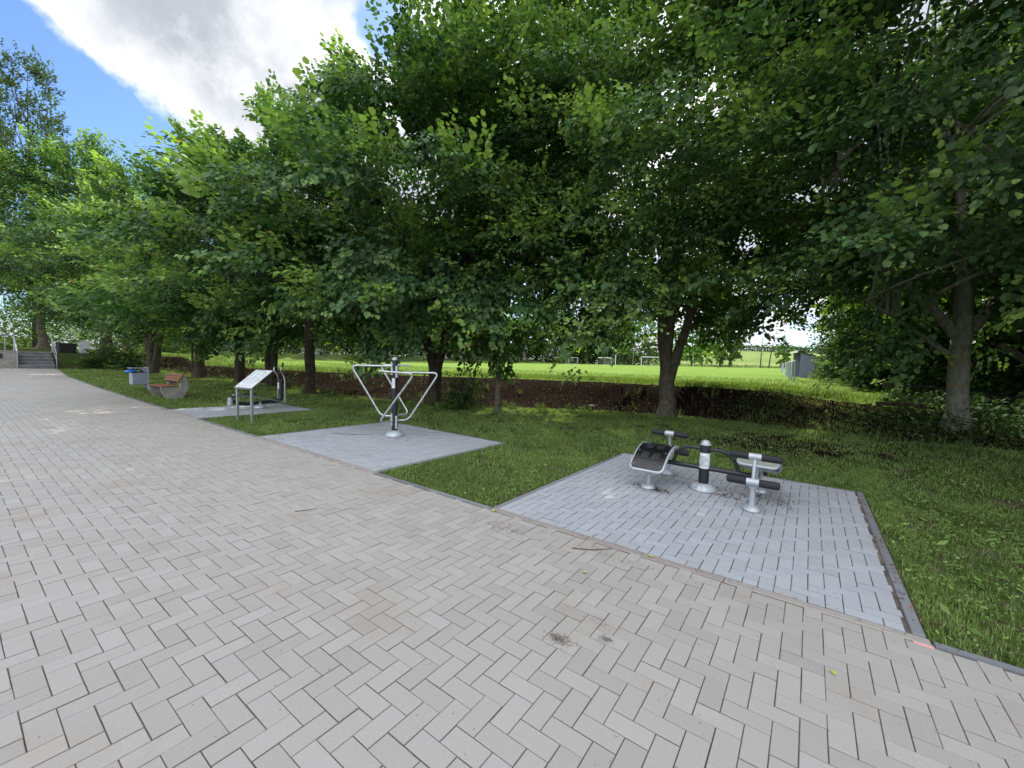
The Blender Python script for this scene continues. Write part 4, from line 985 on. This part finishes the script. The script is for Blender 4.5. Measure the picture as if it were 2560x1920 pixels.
hedge('hedge', [(-44, 134), (-20, 142), (0, 150)], .9, .6, 2200, .14, 'rough weedy strip under the young trees', (.10, .16, .04), 4)
hedge('hedge', [(-75, 2), (-70, 20), (-60, 16)], 6.0, 2.0, 8000, .16, 'light green bushes beyond the terrace behind the steps', (.07, .125, .035), 6)
hedge('hedge', [(-56, -6), (-66, 8)], 5.5, 1.6, 7000, .14, 'light green bushes seen over the railing left of the steps', (.075, .13, .035), 8)
# poplar
pc = []
rr_ = np.random.default_rng(9)
for k in range(330):
    z = 6+25*rr_.random()**.9; t = (z-6)/25; R_ = 3.3*(math.sin(PI*(.22+.62*t))**.7)*(.5+.5*rr_.random()); a = rr_.uniform(0, 2*PI)
    pc.append((R_*math.cos(a), R_*math.sin(a), z, rr_.uniform(.5, .9)))
pc = np.array(pc)
def poplar(x, y, s_, lab, seed):
    me_ = crown_mesh('crown', pc, seed, ls=.22, per=8, nl=11, L=.7, kind='far', young=.02, base=(.06, .092, .055), spread=(.75, .75, 1.3), axis=(0, 0, -10))
    root = empty('poplar_tree', (x, y, gz(x, y)), 0, lab, 'tree'); mb = MB()
    mb.tube([(0, 0, -.3), (0, 0, 8), (.1, 0, 28)], [.4, .24, .03], 8)
    for k in range(26):
        c_ = pc[k*5]; z0 = max(2, c_[2]-6); mb.tube([(0, 0, z0), (c_[0]*.7, c_[1]*.7, z0+2.5), (c_[0], c_[1], c_[2])], [.06, .035, .012], 5)
    mb.build('trunk', M['barkdark'], root); link_mesh('crown', me_, M['farleaf'], root); root.scale = (s_, s_, s_)
poplar(-63.5, 6.2, .90, 'tall narrow poplar rising above the lindens at upper left', 31)
poplar(-71.5, 3.2, .93, 'second poplar half out of view at the left edge', 32)

# ------------------------------------------------------------------ benches on the far bank
def far_bench(x, y, rz, lab, mat):
    root = empty('park_bench', (x, y, gz(x, y)), rz, lab, 'bench', 'benches on the far bank')
    s1 = MB(); [s1.box(-.9, .1*k, .44, .9, .1*k+.08, .47) for k in range(4)]; s1.build('seat', M[mat], root)
    s2 = MB(); [s2.box(-.9, .40+.04*k, .55+.13*k, .9, .43+.04*k, .65+.13*k) for k in range(3)]; s2.build('backrest', M[mat], root)
    for sx in (-.7, .7):
        MB().box(sx-.03, .05, 0, sx+.03, .42, .44).build('leg', M['post'], root)
for x, y, rz, lab, mt_ in [(-71.6, 39.7, 2.35+PI, 'white bench on the far bank left of the stout pale trunk', 'white'), (-66.2, 44.3, 2.3+PI, 'white bench on the far bank right of the stout pale trunk', 'white'), (-64.0, 45.8, 2.3+PI, 'orange-brown bench next to the second white bench', 'woodpale'),
                           (-61.0, 48.0, 2.3+PI, 'dark brown bench in shade on the far bank', 'wood'), (-82, 29.5, 2.5+PI, 'white bench at the left of the far bank seen between trunks', 'white'), (-56.5, 53.5, 2.2+PI, 'white bench right of the thick forked linden', 'white')]:
    o = far_bench(x, y, rz, lab, mt_)

# ------------------------------------------------------------------ machines
def dome_foot(root, x, y, R_, h, mark=True, name='base_cover'):
    prof = [(R_, 0), (R_*1.0, h*.10), (R_*.93, h*.42), (R_*.78, h*.72), (R_*.55, h*.92), (R_*.36, h)]
    o = MB().lathe(prof, 28, (x, y, .004)).build(name, M['silver'], root, smooth=True)
    if mark:   # two small slanted dark strokes moulded on the cover, as in the photo
        for k in range(2):
            a = math.atan2(-y-root.location.y, -x-root.location.x)-.35
            mb = MB(); z0 = h*(.30+.2*k)
            c0, s0 = math.cos(a), math.sin(a)
            def pt(t, z): 
                rr = R_*1.012*np.interp(z, [0, h*.1, h*.42, h*.72, h*.92], [1, 1, .93, .78, .55]); b_ = a+t/R_
                return (x+rr*math.cos(b_), y+rr*math.sin(b_), z+.006)
            L_ = R_*.28
            mb.add([pt(-L_, z0+h*.13), pt(L_, z0+h*.02), pt(L_, z0+h*.10), pt(-L_, z0+h*.17)], [(0, 1, 2, 3)]); mb.build('mark', M['inkdark'], o)
    return o
def domecap(root, x, y, z, R_, name='cap'):
    prof = [(R_*1.07, 0), (R_*1.07, .012), (R_*.95, .016)]+[(R_*.95*math.cos(t), .016+R_*.85*math.sin(t)) for t in (.3, .6, .9, 1.2, 1.45)]+[(.002, .016+R_*.85)]
    return MB().lathe(prof, 24, (x, y, z)).build(name, M['silver'], root, smooth=True)
def wrap_label(root, x, y, R_, z0, z1, a0, a1, lines=7, name='label'):
    n = 12; vs_ = []; fs = []
    for k in range(n+1):
        a = a0+(a1-a0)*k/n
        for z in (z0, z1): vs_.append((x+(R_+.0015)*math.cos(a), y+(R_+.0015)*math.sin(a), z))
    fs = [(2*k, 2*k+2, 2*k+3, 2*k+1) for k in range(n)]
    o = MB().add(vs_, fs).build(name, M['label'], root, smooth=True); mb = MB()
    rr = random.Random(3)
    for i in range(lines):
        zc = z1-(z1-z0)*(.22+.7*i/lines); b0 = a0+(a1-a0)*.12; b1 = a0+(a1-a0)*(.12+.72*rr.uniform(.55, 1)); P = []; h_ = (z1-z0)*.016
        for k in range(7):
            a = b0+(b1-b0)*k/6
            for z in (zc-h_, zc+h_): P.append((x+(R_+.0028)*math.cos(a), y+(R_+.0028)*math.sin(a), z))
        mb.add(P, [(2*k, 2*k+2, 2*k+3, 2*k+1) for k in range(6)])
    mb.build('print', M['ink'], o)
    return o
# --- sit-up / push-up station on the near pad
STX, STY = -1.045, 5.84
st = empty('situp_station', (STX, STY, .004), 0, 'double outdoor sit-up and push-up station with black boards and foam rollers', 'exercise machine')
dome_foot(st, 0, 0, .165, .085)
MB().lathe([(.062, .05), (.062, .585)], 28).build('column', M['black'], st, smooth=True)
domecap(st, 0, 0, .585, .062)
ca = math.atan2(-STY, -STX)
wrap_label(st, 0, 0, .062, .285, .485, ca-1.25, ca+1.25, 9)
for sgn in (-1, 1):
    MB().tube([(sgn*.05, 0, .285), (sgn*.62, 0, .285)], .031, 16).build('beam', M['black'], st, smooth=True)
    MB().tube([(sgn*.05, 0, .535), (sgn*.24, 0, .535), (sgn*.33, 0, .46), (sgn*.40, 0, .29)], .021, 12, .09).build('arch', M['black'], st, smooth=True)
PR = [(-.15, .445), (-.06, .485), (.06, .505), (.18, .495), (.30, .46), (.42, .40), (.52, .335), (.62, .255)]
def prof_at(t):
    ys = [p[0] for p in PR]; zs = [p[1] for p in PR]; y_ = -.15+.77*t; return y_, float(np.interp(y_, ys, zs))
def surf(x, t, off=0.):
    y_, z_ = prof_at(t); y2, z2 = prof_at(min(1, t+.02)); y1, z1 = prof_at(max(0, t-.02)); d = Vector((0, y2-y1, z2-z1)).normalized(); nrm = Vector((0, -d.z, d.y))
    return Vector((x, y_, z_))+nrm*off
def unit_(xc, yc, flip):
    g = Matrix.Translation((xc, yc, 0)) @ (Matrix.Rotation(PI, 4, 'Z') if flip else Matrix.Identity(4))
    T_ = lambda p: tuple(g @ Vector(p))
    for yy, top in ((-.455, .30), (.455, .26)):
        p = T_((0, yy, 0)); dome_foot(st, p[0], p[1], .095, .06)
        MB().tube([T_((0, yy, .04)), T_((0, yy, top))], .030, 16).build('leg', M['silver'], st, smooth=True)
    MB().tube([T_((0, -.455, .27)), T_((0, .455, .25))], .030, 14).build('spine_tube', M['silver'], st, smooth=True)
    # arm carrying the rollers
    MB().tube([T_((0, -.455, .26)), T_((0, -.50, .34)), T_((0, -.47, .47)), T_((0, -.43, .60))], .019, 12, .05).build('roller_arm', M['silver'], st, smooth=True)
    bpl = MB(); 
    for k in range(16):
        pass
    MB().lathe([(.042, -.0075), (.045, 0), (.042, .012)], 18, (0, 0, 0)).build('pivot_plate', M['silver'], st, smooth=True).matrix_local = g @ Matrix.Translation((0, -.478, .285)) @ Matrix.Rotation(PI/2, 4, 'X')
    for (yy, zz, hl, rf) in ((-.52, .335, .26, .043), (-.43, .605, .26, .040)):
        rb = MB().tube([T_((-.062, yy, zz)), T_((.062, yy, zz))], rf*.96, 18).build('roller_sleeve', M['silver'], st, smooth=True)
        for s_ in (-1, 1):
            MB().tube([T_((s_*.063, yy, zz)), T_((s_*(hl-.02), yy, zz)), T_((s_*(hl-.005), yy, zz)), T_((s_*hl, yy, zz))], [rf, rf, rf*.85, rf*.5], 18).build('foam_grip', M['foam'], st, smooth=True)
    # board: tube frame and dark plate with slots and bolts
    hw = .205; ring = []; n = 14; c_ = .05
    for k in range(n+1): ring.append(surf(-hw, .06+.88*k/n))
    ring += [surf(-hw+.02, .985), surf(-hw+.06, 1.0), surf(hw-.06, 1.0), surf(hw-.02, .985)]
    for k in range(n, -1, -1): ring.append(surf(hw, .06+.88*k/n))
    ring += [surf(hw-.02, .015), surf(hw-.06, 0), surf(-hw+.06, 0), surf(-hw+.02, .015), ring[0]]
    MB().tube([T_(p) for p in ring], .019, 10, cap=False).build('board_frame', M['silver'], st, smooth=True)
    mb = MB(); nn = 18; P = []
    for k in range(nn+1):
        t = .012+.976*k/nn; e = hw-.006 if .05 < t < .95 else hw-.03
        for x_, o_ in ((-e, .019), (e, .019), (e, .013), (-e, .013)): P.append(T_(surf(x_, t, o_)))
    fs = [(0, 1, 2, 3), (4*nn, 4*nn+3, 4*nn+2, 4*nn+1)]
    for k in range(nn):
        for j in range(4): fs.append((4*k+j, 4*k+(j+1) % 4, 4*k+4+(j+1) % 4, 4*k+4+j))
    pl = mb.add(P, fs).build('board_plate', M['plate' if flip else 'plate_painted_sheen'], st, smooth=True)
    pl['label'] = 'glossy black curved board' if flip else 'glossy black curved board with slots, coloured pale for its sky reflection'
    sb = MB()
    for (ta, tb) in ((.16, .33), (.42, .55), (.66, .79)):
        for j in range(10):
            if j in (4, 5): continue
            x_ = -.105+.21*j/9; Q = []
            for k in range(4):
                t = ta+(tb-ta)*k/3
                for dx in (-.0024, .0024): Q.append(T_(surf(x_+dx, t, .0215)))
            sb.add(Q, [(2*k, 2*k+1, 2*k+3, 2*k+2) for k in range(3)])
    sb.build('slots', M['slot' if flip else 'ink'], pl)
    for s_ in (-1, 1):
        for t in (.08, .36, .64, .93):
            p = surf(s_*(hw-.035), t, .021); b_ = MB().lathe([(.009, 0), (.008, .004), (.003, .007)], 10).build('bolt', M['galv'], pl, smooth=True)
            b_.matrix_local = g @ Matrix.Translation(p)
    # brackets under the board
    for yy in (-.02, .40):
        y_ = yy; z_ = float(np.interp(yy, [p[0] for p in PR], [p[1] for p in PR]))
        MB().prism([(y_-.035, .26), (y_+.035, .26), (y_+.05, z_-.01), (y_-.05, z_-.01)], -.012, .012, 'x').build('board_bracket', M['silver'], st).matrix_local = g
    e = MB().tube([T_((.07, .50, .235)), T_((-.07, .50, .235))], .022, 14).build('cross_tube', M['black'], st, smooth=True)
unit_(-.575, .015, True)
unit_(.60, -.02, False)

# --- four-arm post on the middle pad
PX, PY = -6.585, 5.29
fa = empty('arm_trainer', (PX, PY, .004), math.atan2(R0.y, R0.x), 'tall black post with four bent silver tube arms on the middle pad', 'exercise machine')
dome_foot(fa, 0, 0, .185, .11, False)
MB().lathe([(.056, .06), (.056, 1.49)], 28).build('column', M['black'], fa, smooth=True)
domecap(fa, 0, 0, 1.49, .056)
wrap_label(fa, 0, 0, .056, .945, 1.135, -PI/2-1.0, -PI/2+.35, 5)
for s_ in (-1, 1):
    for (z0, z1) in ((1.20, 1.43), (.20, .45)):
        dz_ = -.05 if s_ > 0 else 0
        MB().box(s_*.046-.02, -.055, z0+dz_, s_*.046+.02, -.045, z1+dz_, bev=.003).build('bracket', M['galv'], fa)
        MB().box(s_*.061-.005, -.05, z0+dz_, s_*.061+.005, .05, z1+dz_, bev=.003).build('bracket', M['galv'], fa)
zl, zr = 1.375, 1.255
arms = [[(-.03, -.06, zl), (-.835, -.06, zl+.0), (-.25, -.04, .40), (-.04, -.04, .395)],
        [(.22, .34, zl+.015), (-.40, .34, zl+.015), (.235, .22, .405), (.03, .05, .41)],
        [(-.20, -.34, zr+.03), (.47, -.34, zr-.01), (-.235, -.25, .285), (-.03, -.05, .30)],
        [(.03, .06, zr), (.86, .06, zr), (.26, .04, .315), (.04, .04, .30)]]
for P in arms: MB().tube(P, .0195, 14, .13, seg=10).build('arm', M['galv'], fa, smooth=True)
for (a, b_) in (((-.04, -.02, zl), (-.12, .34, zl+.012)), ((.04, .02, zr), (.10, -.34, zr+.005))): MB().tube([a, b_], .016, 10).build('arm_brace', M['galv'], fa, smooth=True)

# --- elliptical trainer on the far pad
el = empty('elliptical_trainer', (-12.17, 5.2, .004), 0, 'black and silver elliptical trainer on the far pad behind the info board', 'exercise machine')
dome_foot(el, 0, 0, .17, .10, False)
MB().tube([(0, 0, .05), (0, 0, .17)], .05, 16).build('stub', M['silver'], el, smooth=True)
MB().tube([(0, -.66, .22), (0, -.50, .16), (0, -.3, .13), (0, .2, .16), (0, .50, .17), (0, .56, .24), (0, .56, .74)], [.055, .05, .045, .045, .05, .06, .062], 14, .06).build('frame', M['black'], el, smooth=True)
MB().tube([(0, .56, .70), (0, .56, .79)], .085, 18).build('top_hub', M['black'], el, smooth=True)
MB().box(-.07, -.76, .10, .07, -.66, .33, bev=.03).build('crank_housing', M['silver'], el)
MB().box(-.035, .494, .50, .035, .499, .68, bev=.002).build('label', M['label'], el)
MB().tube([(-.19, .56, .75), (.19, .56, .75)], .022, 10).build('axle', M['black'], el, smooth=True)
for s_ in (-1, 1):
    MB().tube([(s_*.19, -.62, .44 if s_ > 0 else .38), (s_*.19, .02, .28), (s_*.19, .58, .13)], .017, 10, .05).build('pedal_arm', M['galv'], el, smooth=True)
    MB().box(s_*.19-.06, -.5, .395-.03*(s_ < 0), s_*.19+.06, -.16, .42-.03*(s_ < 0), bev=.008).build('pedal', M['black'], el)
    MB().tube([(s_*.19, -.62, .44 if s_ > 0 else .38), (0, -.72, .24)], .02, 8).build('crank', M['black'], el, smooth=True)
    MB().tube([(s_*.20, .58, .12), (s_*.20, .58, .76), (s_*.16, .55, .90), (s_*.20, .46, 1.02), (s_*.22, .50, 1.12)], .018, 10, .08).build('lever', M['galv'], el, smooth=True)
    MB().tube([(s_*.22, .50, 1.11), (s_*.225, .52, 1.25)], .024, 10).build('hand_grip', M['foam'], el, smooth=True)

# --- info board
ib = empty('info_board', (-10.04, 3.985, 0), .107, 'slanted white information board on two square metal legs in the grass', 'sign')
for s_ in (-1, 1): MB().box(s_*.285-.022, -.022, -.1, s_*.285+.022, .022, .745, bev=.004).build('leg', M['galv'], ib)
tilt = math.atan2(.37, .46); mt_ = Matrix.Translation((0, -.02, .735)) @ Matrix.Rotation(tilt, 4, 'X')
pn = MB().box(-.32, 0, 0, .32, .60, .022, mt_, bev=.004).build('panel', M['label'], ib)
MB().box(-.30, -.03, -.012, .30, -.002, .03, mt_, bev=.003).build('lower_lip', M['galv'], ib)
tb = MB(); rr = random.Random(8)
tb.box(-.22, .555, .0222, .12, .573, .0226, mt_)
for col_ in range(3):
    x0 = -.27+col_*.19; y_ = .52
    while y_ > .13:
        if rr.random() < .88: tb.box(x0, y_, .0222, x0+.155*rr.uniform(.6, 1), y_+.006, .0226, mt_)
        y_ -= .018
tb.build('print', M['ink'], pn)
pb = MB()
for k in range(4): pb.box(-.25+.14*k, .05, .0222, -.22+.14*k, .07, .0226, mt_)
pb.build('logo', M['inkdark'], pn)

# --- bench with concrete cheeks
bn = empty('park_bench', (-15.62, 3.93, 0), 0, 'park bench with curved concrete sides and reddish brown slats beside the bin', 'bench')
prof = [(.15, -.03), (.08, .10), (.02, .24), (0, .345), (.03, .36), (.40, .345), (.455, .36), (.49, .41), (.50, .47), (.47, .51), (.60, .70), (.655, .60), (.69, .46), (.69, .32), (.65, .18), (.58, .06), (.52, -.03)]
for x_ in (-.07, -1.22): MB().prism(prof, x_, x_+.07, 'x').build('side_support', M['concrete'], bn, bevel=.008)
s1 = MB(); [s1.box(-1.30, .015+.105*k, .362, .02, .015+.105*k+.09, .395, bev=.006) for k in range(4)]; s1.build('seat', M['wood'], bn)
s2 = MB(); mb_ = Matrix.Translation((0, .435, .50)) @ Matrix.Rotation(math.radians(55), 4, 'X')
for k in range(3): s2.box(-1.30, .01+.092*k, 0, .02, .01+.092*k+.078, .032, mb_, bev=.006)
s2.build('backrest', M['wood'], bn)

# --- litter bin with bag
bi = empty('litter_bin', (-19.2, 4.25, 0), math.atan2(-.20, 1)+.22, 'grey hooded metal litter bin with side post left of the bench', 'bin')
# local +X faces the viewer
MB().box(-.18, -.23, .20, .18, .17, .62, bev=.015).build('body', M['greymetal'], bi)
MB().box(.1805, -.008, .22, .183, .0, .60).build('seam', M['post'], bi)
MB().box(-.2, .17, .10, .2, .215, .80, bev=.01).build('side_plate', M['greymetal'], bi)
MB().box(-.2, -.27, .76, .2, .168, .79, bev=.008).build('hood', M['greymetal'], bi)
MB().prism([(.168, .64), (.168, .758), (-.02, .758), (.10, .64)], -.19, -.18, 'x').build('hood_cheek', M['greymetal'], bi)
MB().prism([(.168, .64), (.168, .758), (-.02, .758), (.10, .64)], .18, .19, 'x').build('hood_cheek', M['greymetal'], bi)
MB().box(-.17, -.22, .622, .17, .165, .66).build('opening', M['dark'], bi)
MB().tube([(0, .245, -.1), (0, .245, .72)], .028, 10).build('post', M['galv'], bi, smooth=True)
bag = MB(); r_ = random.Random(4); pts = []
bag.lathe([(.01, -.05), (.06, -.045), (.085, 0), (.07, .035), (.01, .045)], 10)
bag.v = [(v[0]*1.1+r_.uniform(-.01, .01), v[1]*2.0+r_.uniform(-.015, .015), v[2]+r_.uniform(-.008, .008)) for v in bag.v]
bg_ = bag.build('plastic_bag', M['bluebag'], None, smooth=True); bg_.location = Vector((-19.2, 4.25, .675))+Vector((math.cos(bi.rotation_euler.z)*.15+math.sin(bi.rotation_euler.z)*.27, math.sin(bi.rotation_euler.z)*.15-math.cos(bi.rotation_euler.z)*.27, 0)); bg_.rotation_euler = (0.1, 0, bi.rotation_euler.z)
tag(bg_, 'crumpled blue plastic bag sticking out of the litter bin', 'bag')

# ------------------------------------------------------------------ steps, ramp wall, railings at the far end
sp = empty('stone_steps', (-36.2, 2.85, 0), 0, 'flight of grey concrete steps at the far end of the path', 'steps')
for k in range(5):
    so_ = MB().box(-.30*(k+1)-1.0*(k == 4), 0, -.06, -.30*k-.004, 1.38, .19*(k+1)-.045, bev=.004).build('step', M['step'], sp)
    MB().box(-.30*(k+1)-1.0*(k == 4), -.005, .19*(k+1)-.044, -.30*k+.022, 1.385, .19*(k+1), bev=.006).build('tread', M['concrete'], so_)  # paler than the riser below: sky light on the treads put into colour
rw = empty('ramp_wall', (-36.3, 2.70, 0), 0, 'pale rendered wall left of the steps with a small dark opening', 'wall')
MB().box(-.3, -4.5, -.06, 0, .12, .93, bev=.01).build('wall', M['concrete'], rw)
MB().box(-.36, -4.5, .932, .03, .12, .99, bev=.01).build('coping', M['concrete'], rw)
MB().box(.002, -.95, .55, .012, -.42, .82).build('opening', M['dark'], rw)
def hrail(y, lab, side):
    root = empty('handrail', (-36.25, y, 0), 0, lab, 'handrail', 'handrails of the steps')
    MB().tube([(0, 0, 0), (0, 0, .90)], .022, 8).build('post', M['silver'], root); MB().tube([(-1.45, 0, .93), (-1.45, 0, 1.83)], .022, 8).build('post', M['silver'], root)
    MB().tube([(.08, 0, .87), (0, 0, .92), (-1.45, 0, 1.85)], .028, 8, .03).build('top_rail', M['silver'], root)
    MB().tube([(0, 0, .45), (-1.45, 0, 1.40)], .016, 8).build('middle_rail', M['silver'], root)
hrail(2.80, 'sloping metal handrail on the left side of the steps', 0); hrail(4.30, 'sloping metal handrail on the right side of the steps', 1)
rl = empty('railing', (-37.6, 2.7, .93), 0, 'level metal railing on the terrace left of the steps', 'railing')
for k in range(4): MB().tube([(-.1, -.25-1.3*k, 0), (-.1, -.25-1.3*k, .9)], .02, 8).build('post', M['silver'], rl)
MB().tube([(-.1, .1, .92), (-.1, -4.4, .92)], .026, 8).build('top_rail', M['silver'], rl); MB().tube([(-.1, -.25, .48), (-.1, -4.4, .48)], .016, 8).build('middle_rail', M['silver'], rl)
# bin hut and white board on the terrace
hb = empty('bin_hut', (-38.2, 4.95, gz(-38.2, 4.95)), .1, 'black container under a thin wooden board roof beyond the steps', 'container')
MB().box(-.3, -.40, 0, .3, .40, .60, bev=.04).build('container', M['dark'], hb)
MB().box(-.4, -.65, .74, .4, .78, .78, bev=.01).build('roof_board', M['darkgreen'], hb)
for s_ in (-.55, .66): MB().tube([(0, s_, 0), (0, s_, .74)], .03, 6).build('post', M['darkgreen'], hb)
wbd = empty('notice_board', (-37.9, 5.72, gz(-37.9, 5.72)), .1, 'white upright board with dark scribbles beside the black container', 'board')
wb_ = MB().box(-.02, -.26, .0, .02, .26, .82, bev=.005).build('panel', M['white'], wbd)
for k, q in enumerate([[(.0, .02), (.0, .15)], ]): pass
sb = MB()
for (y0, z0, y1, z1) in ((-.2, .47, -.06, .46), (-.18, .12, -.02, .26), (-.02, .26, .1, .14), (.02, .17, .2, .19), (-.1, .03, .15, .05), (.1, .2, .2, .1)): sb.tube([(.024, y0, z0), (.024, y1, z1)], .008, 5)
sb.build('scribble', M['inkdark'], wb_)
# plumb: the paving plane is laid to a fall, so upright things stand a touch off its normal
TL = Matrix.Rotation(math.radians(-1.2), 4, FH)
for o in list(COL.objects):
    if o.type == 'EMPTY' and o.parent is None and o.name.split('.')[0] not in ('ball_stop_fence', 'railing', 'situp_station'):
        loc = o.location.copy(); sc0 = o.scale.copy()
        R_ = TL @ o.rotation_euler.to_matrix().to_4x4(); o.rotation_euler = R_.to_euler(); o.location = loc; o.scale = sc0
sc.cycles.max_bounces = 8; sc.cycles.transparent_max_bounces = 8
